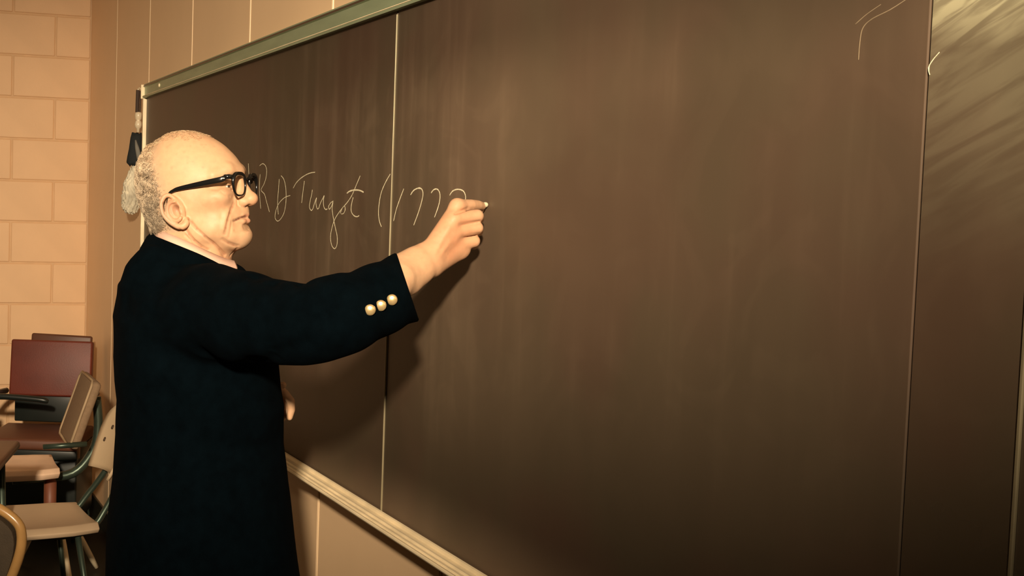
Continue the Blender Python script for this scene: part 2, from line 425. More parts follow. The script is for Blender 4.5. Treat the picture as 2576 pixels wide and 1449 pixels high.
letter([([(752, 595), (770, 540), (795, 490), (808, 466), (800, 520), (805, 580), (822, 608), (842, 602)], 16)])
letter([([(905, 520), (878, 538), (855, 575), (862, 605), (885, 575), (900, 535), (892, 600), (903, 690), (925, 800), (944, 890), (942, 975), (918, 1018), (888, 985), (875, 900), (888, 810), (915, 720), (955, 650), (1005, 585)], 15)])
letter([([(985, 655), (1010, 650), (1028, 610), (1022, 575), (1000, 590), (975, 650)], 11)])
letter([([(1005, 585), (1060, 520), (1105, 445), (1145, 350), (1185, 255)], 14), ([(1112, 480), (1093, 560), (1092, 630), (1118, 672), (1150, 684), (1174, 672)], 16), ([(1045, 438), (1080, 415), (1130, 405), (1180, 410), (1222, 430)], 24)])
letter([([(1500, 235), (1450, 322), (1405, 430), (1382, 550), (1376, 650), (1385, 730), (1406, 790)], 17)])
letter([([(1640, 390), (1600, 495), (1562, 605), (1533, 728)], 18)])
letter([([(1710, 455), (1742, 410), (1790, 386), (1826, 396), (1840, 445), (1826, 525), (1790, 645), (1743, 772)], 19)])
letter([([(1925, 435), (1952, 402), (1987, 396), (2012, 428), (2018, 485), (2002, 570), (1960, 690)], 18)])
letter([([(2118, 460), (2150, 416), (2200, 398), (2252, 410), (2278, 445), (2284, 500), (2260, 600)], 18)])

q_ = lambda lst: [((x - 620) * 4.155, (y - 380) * 4.155) for x, y in lst]
letter([(q_([(2292, -12), (2240, 22), (2190, 48), (2168, 72), (2161, 110), (2158, 150)]), 7)], 'faintchalk', 'chalk_mark')
letter([(q_([(2215, 10), (2180, 34), (2150, 60)]), 5)], 'faintchalk', 'chalk_mark')
letter([(q_([(2337, 188), (2334, 170), (2345, 150), (2362, 130)]), 6)], 'chalk', 'chalk_mark')

# ------------------------------------------------------------------ implicit-surface modelling
class Field:
    def __init__(s, xs, ys, zs, dt=np.float32):
        s.x, s.y, s.z = [np.asarray(a, dt) for a in (xs, ys, zs)]
        s.v = np.full((len(xs), len(ys), len(zs)), .12, dt); s.pending = []
    def sl(s, lo, hi):
        r = []
        for a, l, h in zip((s.x, s.y, s.z), lo, hi):
            i0, i1 = int(np.searchsorted(a, l)), int(np.searchsorted(a, h))
            if i1 <= i0: return None
            r.append(slice(i0, i1))
        return tuple(r)
    def grid(s, q): return s.x[q[0]][:, None, None], s.y[q[1]][None, :, None], s.z[q[2]][None, None, :]
    def add(s, fn, lo, hi, k=.005, sub=False):
        q = s.sl(np.array(lo) - k - .004, np.array(hi) + k + .004)
        if q is None: return
        X, Y, Z = s.grid(q); b = fn(X, Y, Z).astype(s.v.dtype); a = s.v[q]
        h = np.maximum(k - np.abs(a + b if sub else a - b), 0) / k
        s.v[q] = np.maximum(a, -b) + h * h * k * .25 if sub else np.minimum(a, b) - h * h * k * .25
    def ball(s, c, r, k=.005, R=None, sub=False):
        c = np.array(c, float); r = np.ones(3) * r; R = np.eye(3) if R is None else R     # rows of R = local axes
        def fn(X, Y, Z):
            dx, dy, dz = X - c[0], Y - c[1], Z - c[2]
            k0 = 0; k1 = 0
            for i in range(3):
                u = (dx * R[i][0] + dy * R[i][1] + dz * R[i][2]) / r[i]; k0 = k0 + u * u; k1 = k1 + (u / r[i]) ** 2
            k0 = np.sqrt(k0); k1 = np.sqrt(k1) + 1e-9
            return k0 * (k0 - 1) / k1
        ext = np.sqrt(((np.abs(R.T) * r) ** 2).sum(1)); s.add(fn, c - ext, c + ext, k, sub)
    def cap(s, a, b, ra, rb, k=.005, sub=False, sq=None):
        """tapered capsule; sq=(axis, factor) flattens it along an axis"""
        a = np.array(a, float); b = np.array(b, float); d = b - a; L2 = float(d @ d) + 1e-12
        def fn(X, Y, Z):
            px, py, pz = X - a[0], Y - a[1], Z - a[2]
            t = np.clip((px * d[0] + py * d[1] + pz * d[2]) / L2, 0, 1)
            qx, qy, qz = px - t * d[0], py - t * d[1], pz - t * d[2]
            l2 = qx * qx + qy * qy + qz * qz
            if sq is not None:
                ax, f = sq; w = qx * ax[0] + qy * ax[1] + qz * ax[2]; l2 = l2 + w * w * (f * f - 1)
            return np.sqrt(l2) - (ra + (rb - ra) * t)
        m = max(ra, rb); s.add(fn, np.minimum(a, b) - m, np.maximum(a, b) + m, k, sub)
    def limb(s, pts, k):
        """several tapered capsules joined hard, then blended into the body as one piece"""
        segs = [(np.array(a, float), ra, np.array(b_, float) - np.array(a, float), rb) for (a, ra), (b_, rb) in zip(pts, pts[1:])]
        P_ = np.array([p for p, r in pts]); m = max(r for p, r in pts)
        def fn(X, Y, Z):
            out = None
            for a, ra, d, rb in segs:
                px, py, pz = X - a[0], Y - a[1], Z - a[2]
                t = np.clip((px * d[0] + py * d[1] + pz * d[2]) / float(d @ d), 0, 1)
                v = np.sqrt((px - t * d[0]) ** 2 + (py - t * d[1]) ** 2 + (pz - t * d[2]) ** 2) - (ra + (rb - ra) * t)
                out = v if out is None else np.minimum(out, v)
            return out
        s.add(fn, P_.min(0) - m, P_.max(0) + m, k)
    def at(s, p):
        q = []
        for g, c in zip((s.x, s.y, s.z), p):
            i = int(np.clip(np.searchsorted(g, c) - 1, 0, len(g) - 2)); q.append((i, (c - g[i]) / (g[i + 1] - g[i])))
        v = 0.
        for di in (0, 1):
            for dj in (0, 1):
                for dk in (0, 1):
                    w = (q[0][1] if di else 1 - q[0][1]) * (q[1][1] if dj else 1 - q[1][1]) * (q[2][1] if dk else 1 - q[2][1])
                    v += w * float(s.v[q[0][0] + di, q[1][0] + dj, q[2][0] + dk])
        return v
    def crease(s, pts, w, amp):
        """soft valley (amp > 0) or ridge (amp < 0) along a line near the surface"""
        for a, b_ in zip(pts, pts[1:]):
            a = np.array(a); b_ = np.array(b_); m = w * 2.6
            q = s.sl(np.minimum(a, b_) - m, np.maximum(a, b_) + m)
            if q is None: continue
            X, Y, Z = s.grid(q); d = b_ - a; L2 = float(d @ d) + 1e-9
            t = np.clip(((X - a[0]) * d[0] + (Y - a[1]) * d[1] + (Z - a[2]) * d[2]) / L2, 0, 1)
            dd2 = (X - a[0] - t * d[0]) ** 2 + (Y - a[1] - t * d[1]) ** 2 + (Z - a[2] - t * d[2]) ** 2
            s.pending.append((q, (amp * np.exp(-dd2 / w ** 2)).astype(s.v.dtype)))
    def apply_creases(s):
        """overlapping pieces of one line count once"""
        pos = np.zeros_like(s.v); neg = np.zeros_like(s.v)
        for q, v in s.pending: pos[q] = np.maximum(pos[q], v); neg[q] = np.minimum(neg[q], v)
        s.v += pos + neg; s.pending = []
    def chain(s, pts, k=.005, sub=False, sq=None):
        for (a, ra), (b, rb) in zip(pts, pts[1:]): s.cap(a, b, ra, rb, k, sub, sq)
    def mesh(s):
        v = s.v; ins = v < 0
        n = np.zeros(tuple(d - 1 for d in v.shape), np.uint8)
        for i in (0, 1):
            for j in (0, 1):
                for k in (0, 1): n += ins[i:v.shape[0] - 1 + i, j:v.shape[1] - 1 + j, k:v.shape[2] - 1 + k]
        act = (n > 0) & (n < 8); ai, aj, ak = np.nonzero(act)
        idx = np.full(n.shape, -1, np.int32); idx[act] = np.arange(len(ai))
        cor = [(i, j, k) for i in (0, 1) for j in (0, 1) for k in (0, 1)]
        cv = {c: v[ai + c[0], aj + c[1], ak + c[2]] for c in cor}
        acc = np.zeros((len(ai), 3)); cnt = np.zeros(len(ai))
        for c in cor:
            for ax in range(3):
                if c[ax]: continue
                d = list(c); d[ax] = 1; d = tuple(d); a, b = cv[c], cv[d]
                m = (a < 0) != (b < 0); t = np.where(m, a / np.where(m, a - b, 1), 0)
                p = np.tile(np.array(c, float), (len(ai), 1)); p[:, ax] = t
                acc += p * m[:, None]; cnt += m
        p = acc / cnt[:, None]
        out = np.empty_like(p)
        for ax, (g, ii) in enumerate(((s.x, ai), (s.y, aj), (s.z, ak))):
            g = g.astype(float); out[:, ax] = g[ii] + (g[ii + 1] - g[ii]) * p[:, ax]
        faces = []
        for ax in range(3):
            o1, o2 = [(1, 2), (2, 0), (0, 1)][ax]
            A = np.take(ins, range(v.shape[ax] - 1), ax); B = np.take(ins, range(1, v.shape[ax]), ax)
            ch = A != B
            e = np.array(np.nonzero(ch)).T
            e = e[(e[:, o1] > 0) & (e[:, o2] > 0) & (e[:, o1] < v.shape[o1] - 1) & (e[:, o2] < v.shape[o2] - 1)]
            fl_ = A[e[:, 0], e[:, 1], e[:, 2]]
            def cell(d1, d2):
                q = e.copy(); q[:, o1] += d1; q[:, o2] += d2; return idx[q[:, 0], q[:, 1], q[:, 2]]
            q = np.stack([cell(-1, -1), cell(0, -1), cell(0, 0), cell(-1, 0)], 1)
            q[~fl_] = q[~fl_][:, ::-1]
            faces.append(q)
        f = np.concatenate(faces); f = f[(f >= 0).all(1)]
        return out, f
def np_mesh(name, v, f, colors=None):
    me = bpy.data.meshes.new(name)
    me.vertices.add(len(v)); me.vertices.foreach_set('co', np.asarray(v, np.float32).ravel())
    n = f.shape[1]
    me.loops.add(len(f) * n); me.loops.foreach_set('vertex_index', f.astype(np.int32).ravel())
    me.polygons.add(len(f)); me.polygons.foreach_set('loop_start', np.arange(0, len(f) * n, n, dtype=np.int32))
    me.polygons.foreach_set('use_smooth', np.ones(len(f), bool))
    me.update(calc_edges=True)
    if colors is not None:
        at = me.attributes.new('tint', 'FLOAT_COLOR', 'POINT')
        at.data.foreach_set('color', np.concatenate([colors, np.ones((len(colors), 1))], 1).astype(np.float32).ravel())
    return me

# ------------------------------------------------------------------ the person
HO = np.array([-.1502, 2.46, 1.5209])                       # midpoint between the ears
hy, ht = math.radians(-20), math.radians(10)
hf0 = np.array([math.cos(hy), math.sin(hy), 0]); HL = np.array([-math.sin(hy), math.cos(hy), 0]); uz = np.array([0, 0, 1.])
HA = hf0 * math.cos(ht) + uz * math.sin(ht); HC = -hf0 * math.sin(ht) + uz * math.cos(ht)
HR = np.stack([HA, HL, HC])
def hw(a, l, c): return HO + (HA * a + HL * l + HC * c) / 1000.      # head frame (mm: forward, left, up) -> world
def hpx(px, py, l=0.):                                       # sight line met with the plane l of the head
    r = MC @ (np.array([px - CX, py - CY, FPX]) / FPX); o = np.array([0, 0, EYE])
    k = ((HO + HL * l / 1000 - o) @ HL) / (r @ HL); p = (o + r * k - HO) * 1000
    return float(p @ HA), float(p @ HC)
KC = (0., 45.)                                                # centre of the profile (a, c)
prof_ac = [(-54, -36), (-71, -22), (-82, 0), (-90, 28), (-91, 62), (-84, 95), (-67, 119), (-45, 135), (-21, 146), (12, 145), (42, 134), (67, 118.5), (87, 98), (102, 76), (108.5, 58), (107, 45), (101, 34),
           (98, 20), (100, 5), (102, -10), (104, -21), (103, -31), (104, -41), (101, -50), (104, -62), (101, -74), (87, -80), (62, -77), (40, -70), (16, -58), (-10, -48), (-36, -42)]
pa = np.array(prof_ac, float) - KC
pth = np.unwrap(np.arctan2(pa[:, 1], pa[:, 0])); pr = np.hypot(pa[:, 0], pa[:, 1])
order = np.argsort(np.mod(pth, 2 * math.pi)); pth_s = np.mod(pth, 2 * math.pi)[order]; pr_s = pr[order]
tt = np.linspace(0, 2 * math.pi, 721); rr_ = np.interp(tt, np.r_[pth_s - 2 * math.pi, pth_s, pth_s + 2 * math.pi], np.r_[pr_s, pr_s, pr_s])
ker = np.exp(-np.linspace(-2, 2, 13) ** 2); ker /= ker.sum(); rr_ = np.convolve(np.r_[rr_[-7:-1], rr_, rr_[1:7]], ker, 'valid')
def head_base(X, Y, Z):
    dx, dy, dz = (X - HO[0]) * 1000, (Y - HO[1]) * 1000, (Z - HO[2]) * 1000
    a = dx * HR[0][0] + dy * HR[0][1] + dz * HR[0][2] - KC[0]; l = dx * HR[1][0] + dy * HR[1][1] + dz * HR[1][2]; c = dx * HR[2][0] + dy * HR[2][1] + dz * HR[2][2] - KC[1]
    th = np.mod(np.arctan2(c, a), 2 * math.pi); rp = np.interp(th, tt, rr_); rho = np.hypot(a, c) / rp
    w = 76. - 5. * np.clip(a / 100, 0, 1) + 3 * np.clip(-a / 80, 0, 1)
    t1 = np.clip((-c - 30) / 70, 0, 1); t2 = np.clip(a / 75, 0, 1); t1 = t1 * t1 * (3 - 2 * t1); t2 = t2 * t2 * (3 - 2 * t2)
    w = w - 17 * t1 * t2; p = 2.35 - .2 * t2
    q = (rho ** p + (np.abs(l) / w) ** p) ** (1 / p)
    return ((q - 1) * 74.) / 1000.

def axis(lo, hi, fine, mid, big):
    """grid lines: fine spacing inside the given ranges, coarse elsewhere"""
    out = [lo]
    while out[-1] < hi:
        x = out[-1]; st = big
        for a, b_, f in fine:
            if a - st * 1.01 < x < b_: st = min(st, f)
        out.append(x + st)
    return np.array(out)
gx = axis(-.42, .44, [(-.265, .003, .00145), (.195, .395, .0016), (.003, .075, .0024)], 0, .009)
gy = axis(2.12, 2.86, [(2.20, 2.345, .0017), (2.345, 2.585, .0015)], 0, .009)
gz = axis(.03, 1.70, [(1.375, 1.69, .0015), (1.09, 1.19, .0026)], 0, .011)
B = Field(gx, gy, gz)
B.add(head_base, HO - .17, HO + .19, .004)
hb = lambda c, r, k=.01, sub=False, R=None: B.ball(hw(*c), np.array(r, float) / 1000, k, HR if R is None else R, sub)
def hc(a, b_, ra, rb, k=.005, sub=False): B.cap(hw(*a), hw(*b_), ra / 1000, rb / 1000, k, sub)
def hrot(roll_deg):                                           # ellipsoid axes turned in the profile plane
    q = math.radians(roll_deg); return np.stack([HA * math.cos(q) + HC * math.sin(q), HL, -HA * math.sin(q) + HC * math.cos(q)])
for sg in (-1, 1):
    hb((64, sg * 47, 10), (30, 20, 20), .018)                 # cheekbone
    hb((55, sg * 40, -38), (31, 18, 28), .022)                # cheek and jowl
    hb((26, sg * 52, -46), (34, 14, 20), .02)                 # jaw angle
    hb((85, sg * 13, -61), (16, 15, 16), .014)                # beside the chin
    hb((66, sg * 30, -60), (22, 12, 15), .016)
hb((88, 0, -63), (20, 20, 16), .012)                          # chin
hb((56, 0, -74), (33, 28, 14), .02)                           # under the chin
hb((90, 0, -19), (13, 24, 13), .014)                          # upper lip mound
for sg in (-1, 1):
    hc((100, sg * 6, 54), (92, sg * 30, 58), 8, 8, .012); hc((92, sg * 30, 58), (72, sg * 52, 50), 8, 6, .012)   # brow
    hb((106, sg * 30, 33), (14, 17, 12), .010, True)          # eye socket
    hb((80.5, sg * 31, 29.5), (14.6, 16.5, 13.5), .003)       # lids
    hb((84, sg * 31, 15), (11, 17, 6), .007)                  # bag below the eye
    hc((95, sg * 17, 20), (86, sg * 45, 17), 1.3, .9, .004, True)
    hc((98, sg * 17, 38), (85, sg * 45, 38), 1.6, 1.2, .004, True)
    hb((99, sg * 33, 27.5), (13, 14.0, 2.3), .002, True)       # lid opening
# nose
hc((98, 0, 43), (109, 0, 19), 6.5, 9, .010); hc((109, 0, 19), (117.5, 0, 2), 9, 11.5, .006)
hb((119.5, 0, .5), (12.5, 12.5, 12), .006)
for sg in (-1, 1):
    hb((107, sg * 12.5, -3.5), (12, 7.5, 8.5), .005)
    hc((106, sg * 6.5, 34), (99, sg * 12, 4), 5, 7.5, .010)
    hb((113, sg * 6.5, -12), (6.5, 3.6, 4), .003, True)
    hc((101, sg * 20, 2), (100, sg * 21, -8), 1.4, 1.4, .004, True)
hb((97, 0, -19), (13.5, 15, 11), .008)
# lips
for sg in (-1, 1):
    hc((106.5, 0, -27), (102, sg * 13, -28.5), 3.6, 3.6, .004); hc((102, sg * 13, -28.5), (93, sg * 24, -33.5), 3.6, 2.6, .004)
    hc((106, 0, -38.5), (101.5, sg * 12, -38.5), 5.0, 4.8, .004); hc((102, sg * 12, -38.5), (93, sg * 23, -37.5), 5.2, 3.2, .004)
    hc((112.5, 0, -32.5), (107, sg * 12, -32.5), 1.5, 1.5, .003, True); hc((107, sg * 12, -32.5), (100, sg * 20, -33.5), 1.5, 1.0, .003, True)
hc((107, -12, -49.5), (107, 12, -49.5), 3.6, 3.6, .008, True)
for z_ in (72, 84, 97):                                       # forehead lines
    hc((110 - (z_ - 72) * .45, -26, z_ + 1), (114 - (z_ - 72) * .62, 0, z_), .8, .8, .003, True); hc((110 - (z_ - 72) * .45, 26, z_ + 1), (114 - (z_ - 72) * .62, 0, z_), .8, .8, .003, True)
# ears
ear_px = [(451, 519), (446, 508), (437, 498), (426, 491), (415, 493), (408, 504), (406, 520), (410, 536), (418, 549), (430, 560), (445, 568), (458, 569.5), (467, 563), (470, 552)]
ear_r = [2.6, 2.8, 3.0, 3.2, 3.4, 3.4, 3.4, 3.4, 3.4, 3.6, 4.2, 5.2, 5.4, 4.5]
ear_l = [-78, -79, -80.5, -82, -84.5, -87, -88.5, -88, -87, -85, -82.5, -80, -77, -74]
anti_px = [(440, 506), (429, 508), (422, 518), (421, 532), (427, 545), (438, 555), (449, 554), (455, 547)]
ec = [(*hpx(x, y, l),) for (x, y), l in zip(ear_px, ear_l)]
ac_ = [(*hpx(x, y, -83),) for x, y in anti_px]
for sg in (-1, 1):
    f = lambda i: (ec[i][0], sg * -ear_l[i] if sg > 0 else ear_l[i], ec[i][1])
    L_ = lambda l: sg * abs(l)
    cen = hpx(436, 530, -82)
    hb((cen[0] + 2, L_(76), cen[1] + 1), (17, 7, 27), .005, False, hrot(17))
    pts = [(a, L_(l), c, r) for (a, c), l, r in zip(ec, ear_l, ear_r)]
    pts = smooth_path(pts, 3)
    for p, q in zip(pts, pts[1:]): hc(p[:3], q[:3], p[3], q[3], .0025)
    c2 = hpx(444, 530, -82)
    hb((c2[0], L_(87), c2[1]), (8.5, 13, 13), .003, True, hrot(15))
    pts = smooth_path([(a, L_(83.5), c) for a, c in ac_], 3)
    for p, q in zip(pts, pts[1:]): hc(p, q, 2.5, 2.5, .003)
    tr = hpx(454, 531, -80); hb((tr[0] + 1, L_(79), tr[1]), (4, 4, 7), .003, False, hrot(15))
    e0 = hpx(440, 500, -84); e1 = hpx(414, 512, -86); e2 = hpx(417, 538, -86)
    hc((e0[0], L_(86), e0[1]), (e1[0], L_(88.5), e1[1]), 1.5, 1.8, .003, True); hc((e1[0], L_(88.5), e1[1]), (e2[0], L_(89), e2[1]), 1.8, 1.2, .003, True)
# neck
N0 = P(470, 540, 2.46); N1 = P(468, 745, 2.46)
def neck(X, Y, Z): 
    t = np.clip((N0[2] - Z) / (N0[2] - N1[2]), -.3, 1.2)
    cx = N0[0] + (N1[0] - N0[0]) * t + .012; cy = 2.46
    dx = X - cx; dy = Y - cy
    q = np.sqrt((dx / .070) ** 2 + (dy / .062) ** 2)
    return np.maximum((q - 1) * .062, np.maximum(Z - (N0[2] + .0), N1[2] - Z - .02))
B.add(neck, (-.26, 2.37, 1.33), (-.03, 2.55, 1.53), .02)
B.cap(P(540, 606, 2.455), P(530, 668, 2.455), .022, .026, .03)         # throat
B.cap(P(480, 575, 2.402), P(552, 662, 2.412), .008, .008, .012)
def on_skin(px, py, d0=2.30, d1=2.56):
    """nearest skin along the sight line through that spot"""
    for d in np.arange(d0, d1, .002):
        if B.at(P(px, py, d)) < 0: return P(px, py, d - .001)
    return None
def mirror_head(q):
    r = q - HO; return HO + r - 2 * HL * (r @ HL)
fold_lines = []
for pts, w, amp, both in (([(589, 511), (584.6, 520.5), (578, 536), (572.5, 553.5), (568, 573), (565, 588)], 2.6, 1.9, 1),
                    ([(583.5, 556), (581, 569), (579, 584), (576, 596)], 2.0, 1.0, 1),
                    ([(588, 555.5), (594, 552.5), (600, 549.5), (609, 546.3), (618, 545), (627, 546)], 1.8, 4.6, 1),
                    ([(626, 577), (617.6, 580), (604.4, 583), (592, 580)], 3.2, 1.6, 0),
                    ([(561, 603), (573.6, 610.6), (586.8, 616), (596, 619)], 3.6, 2.4, 0),
                    ([(474, 549), (482, 560), (494.5, 575.5), (514, 593), (536, 610.6), (551.6, 626), (565, 641)], 2.4, 4.0, 0),
                    ([(468, 578), (474.7, 588.5), (488, 604), (505.5, 619.5), (523, 628)], 2.4, 4.0, 0),
                    ([(452, 576), (466, 590), (480, 604)], 2.2, 1.6, 0),
                    ([(596, 624), (589, 632.6), (580, 642)], 2.2, 1.6, 0),
                    ([(520, 470), (533, 475), (547, 476), (560, 470), (568, 463)], 3.0, 1.5, 1),
                    ([(557, 483), (568, 490), (579, 494)], 2.4, 1.2, 1), ([(549, 459), (560, 457)], 1.6, .8, 1),
                    ([(540, 503), (552, 520), (558, 545)], 5.0, 1.0, 1),
                    ([(574, 530), (568, 550), (562, 575)], 5.0, -1.6, 1)):
    q = [on_skin(*a) for a in pts]; q = [a for a in q if a is not None]
    if len(q) > 1:
        if amp >= 1.9: fold_lines.append((q, amp))
        B.crease(q, w / 1000, amp / 1000)
        if both: B.crease([mirror_head(a) for a in q], w / 1000, amp / 1000)
B.apply_creases()
# trunk, arms and legs under the clothes
torso_levels = [(640, 372, 560), (668, 330, 610), (720, 292, 655), (800, 276, 688), (900, 280, 697), (960, 288, 706), (1010, 297, 716), (1100, 295, 713), (1200, 285, 722), (1290, 273, 735), (1449, 262, 758), (1540, 256, 770)]
def level_table():
    z, cx, w = [], [], []
    for py, xl, xr in torso_levels:
        a = P(xl, py, 2.47); b_ = P(xr, py, 2.47); z.append((a[2] + b_[2]) / 2); cx.append((a[0] + b_[0]) / 2); w.append((b_[0] - a[0]) / 2)
    o = np.argsort(z); return np.array(z)[o], np.array(cx)[o], np.array(w)[o]
TZ, TCX, TW = level_table()
ty_ = math.radians(12); TF = np.array([math.cos(ty_), math.sin(ty_), 0]); TL = np.array([-math.sin(ty_), math.cos(ty_), 0])
SH = TZ.max()
def torso(shrink):
    phi = math.radians(15)
    def fn(X, Y, Z):
        cx = np.interp(Z, TZ, TCX); w = np.interp(Z, TZ, TW) - shrink
        bmax = np.interp(Z, [.75, .95, 1.10, 1.30, 1.355, 1.395, 1.425], [.205, .20, .195, .215, .20, .125, .06]) - shrink
        a = np.sqrt(np.maximum(w * w - (bmax * math.sin(phi)) ** 2, .0025)) / math.cos(phi)
        cy = 2.47 + np.interp(Z, [1.3, 1.44], [0, -.005])
        dx = X - cx; dy = Y - cy
        u = dx * TF[0] + dy * TF[1]; v = dx * TL[0] + dy * TL[1]
        q = ((np.abs(u) / a) ** 2.3 + (np.abs(v) / bmax) ** 2.3) ** (1 / 2.3)
        return (q - 1) * np.minimum(a, bmax) * .9
    return fn
tb = torso(.022)
def tb2(X, Y, Z): return np.maximum(tb(X, Y, Z), np.maximum(Z - 1.425, .80 - Z))
B.add(tb2, (-.42, 2.2, .8), (.1, 2.75, 1.43), .02)
arm_r = [(P(535, 782, 2.29), .084), (P(620, 800, 2.215), .0745), (P(700, 811, 2.16), .0655), (P(765, 815, 2.125), .0605), (P(810, 808, 2.105), .0595), (P(870, 790, 2.115), .0585), (P(950, 754, 2.155), .0555), (P(1030, 719, 2.205), .0555), (P(1085, 694, 2.245), .0565)]
B.chain([(p, r - .022) for p, r in arm_r[:-2]] + [(P(1000, 700, 2.195), .033)], .02)
arm_l = [(P(545, 775, 2.65), .078), (P(530, 880, 2.70), .066), (P(520, 985, 2.70), .060), (P(570, 1020, 2.66), .056), (P(640, 1020, 2.60), .050)]
B.chain([(p, r - .020) for p, r in arm_l], .02)
hipz = .86
for sg in (-1, 1):
    h = np.array([-.125, 2.47, 0]) + TL * sg * .09
    B.cap(h + [0, 0, .86], h + [.01, 0, .48], .075, .055, .03); B.cap(h + [.01, 0, .48], h + [-.01, 0, .09], .052, .036, .02)
    B.cap(h + [-.01, 0, .075], h + TF * .16 + [0, 0, .055], .036, .026, .02)
# right hand, closed on the chalk
def pc(lst, k=.004, sub=False, sq=None):
    pts_ = [(P(x, y, d), r / 1000) for x, y, d, r in lst]
    if sub or sq: B.chain(pts_, k, sub, sq)
    else: B.limb(pts_, k)
view = np.array([0, 1., 0])
sqv = (view, 1.28)
pc([(985, 706, 2.20, 36), (1017, 690, 2.212, 35), (1045, 671, 2.225, 32), (1068, 655, 2.235, 30.5)], .01, False, sqv)
for a, b_, ra, rb in (((1074, 640, 2.236), (1150, 518, 2.262), 15, 12), ((1076, 648, 2.234), (1143, 550, 2.246), 16, 12.5), ((1082, 657, 2.236), (1144, 583, 2.250), 16, 12.5), ((1088, 668, 2.240), (1150, 614, 2.262), 16, 11.5)):
    B.cap(P(*a), P(*b_), ra / 1000, rb / 1000, .010)
B.cap(P(1088, 668, 2.250), P(1150, 628, 2.275), .0185, .0185, .012); B.cap(P(1130, 600, 2.262), P(1160, 622, 2.275), .02, .016, .012)
pc([(1085, 650, 2.262, 18), (1120, 600, 2.290, 17), (1155, 560, 2.305, 12)], .008)
pc([(1150, 519, 2.262, 12.5), (1184, 515.5, 2.284, 10.0), (1202, 516, 2.304, 8.8), (1212, 518, 2.318, 7.4)], .009)
pc([(1142, 551, 2.246, 12.5), (1200, 543, 2.262, 11.6), (1204, 550, 2.288, 9.6), (1192, 546, 2.308, 8.2)], .0030)
pc([(1144, 582, 2.250, 12.), (1200, 573, 2.264, 11.0), (1202, 581, 2.290, 9.4), (1184, 577, 2.306, 8)], .0030)
pc([(1152, 614, 2.262, 12.5), (1192, 606, 2.272, 11.), (1192, 614, 2.290, 9.4), (1175, 612, 2.302, 7.5)], .0030)
pc([(1120, 600, 2.298, 13), (1160, 562, 2.318, 11.5), (1190, 536, 2.328, 9.6), (1206, 526, 2.330, 8.2)], .004)
# creases between the fingers, knuckles, veins
for a, b_, r in (((1146, 536, 2.238), (1180, 525, 2.262), 2.2), ((1180, 525, 2.262), (1208, 528, 2.285), 1.8), ((1160, 566, 2.236), (1205, 557, 2.256), 1.4), ((1176, 593, 2.238), (1206, 590, 2.258), 1.6)):
    B.cap(P(*a), P(*b_), r / 1000, r / 1000, .005, True)
for a, b_ in (((1090, 640, 2.219), (1130, 572, 2.233)), ((1098, 650, 2.222), (1132, 602, 2.236))): B.cap(P(*a), P(*b_), .0016, .0016, .006)
# left hand resting in front of the belly
pc([(640, 1020, 2.60, 30), (668, 1012, 2.585, 26)], .01)
B.ball(P(683, 1006, 2.575), (.034, .020, .040), .008)
pc([(694, 985, 2.565, 9.5), (716, 990, 2.558, 9), (731, 1008, 2.555, 8.2), (733, 1030, 2.555, 7.6), (728, 1049, 2.556, 6.6)], .003)
pc([(690, 1003, 2.58, 9.5), (716, 1009, 2.578, 9), (727, 1028, 2.576, 8), (718, 1044, 2.572, 7)], .003)
pc([(690, 1018, 2.595, 9.5), (712, 1026, 2.594, 9), (719, 1042, 2.592, 8), (708, 1054, 2.588, 7)], .003)
pc([(686, 1030, 2.608, 9), (704, 1040, 2.606, 8.4), (708, 1054, 2.602, 7.6), (698, 1062, 2.598, 6.6)], .003)
pc([(682, 985, 2.555, 11), (700, 972, 2.548, 8.6), (713, 968, 2.546, 6.4)], .004)

bv, bf = B.mesh(); del B
rel = (bv - HO) * 1000; ba, bl, bc = rel @ HA, rel @ HL, rel @ HC
def blob(p, c, r): return np.exp(-(((p - np.array(c)) / np.array(r)) ** 2).sum(1))
hp3 = np.stack([ba, np.abs(bl), bc], 1)
col = np.tile(np.array([.56, .345, .205]), (len(bv), 1))
ruddy = np.array([.54, .235, .125]); lipc = np.array([.40, .17, .11]); greyc = np.array([.36, .29, .21])
def mixin(w, c): 
    w = np.clip(w, 0, 1)[:, None]; col[:] = col * (1 - w) + np.array(c) * w
mixin(.45 * blob(hp3, (66, 50, 0), (26, 26, 24)), ruddy); mixin(.45 * blob(hp3, (122, 0, -2), (16, 16, 12)), ruddy)
mixin(.8 * blob(hp3, (-8, 88, 4), (20, 12, 32)), ruddy); mixin(.5 * blob(hp3, (74, 50, 24), (12, 12, 9)), (.38, .19, .10)); mixin(.35 * blob(hp3, (98, 22, -14), (16, 14, 10)), ruddy); mixin(.8 * blob(hp3, (3, 79, 1), (6.5, 9, 8)), (.20, .065, .03))  # ruddy skin, plus shade painted beside the eye and in the ear hollow
mixin(.9 * np.maximum(blob(hp3, (106, 0, -28), (9, 16, 3.4)), blob(hp3, (106, 0, -38), (9, 16, 4.4))), lipc)
mixin(.5 * blob(hp3, (88, 31, 18), (12, 16, 8)), (.40, .22, .14))
mixin(.55 * np.clip((1.462 - .25 * (bv[:, 0] + .15) - bv[:, 2]) / .03, 0, 1) * (bv[:, 2] > 1.36) * (bv[:, 0] < .02), ruddy)
hd = np.clip((-ba - 2 - .20 * (bc - 40)) / 28, 0, 1) * (bc > -42) * (np.hypot(ba, bc - 45) < 140) * (bv[:, 0] < .03) * (bv[:, 2] > 1.43)
mixin(.55 * hd, greyc)
wr_pt = P(1130, 600, 2.25); dd = bv - wr_pt; mixin(.62 * np.exp(-(dd / .06) ** 2 @ np.ones(3)), ruddy)
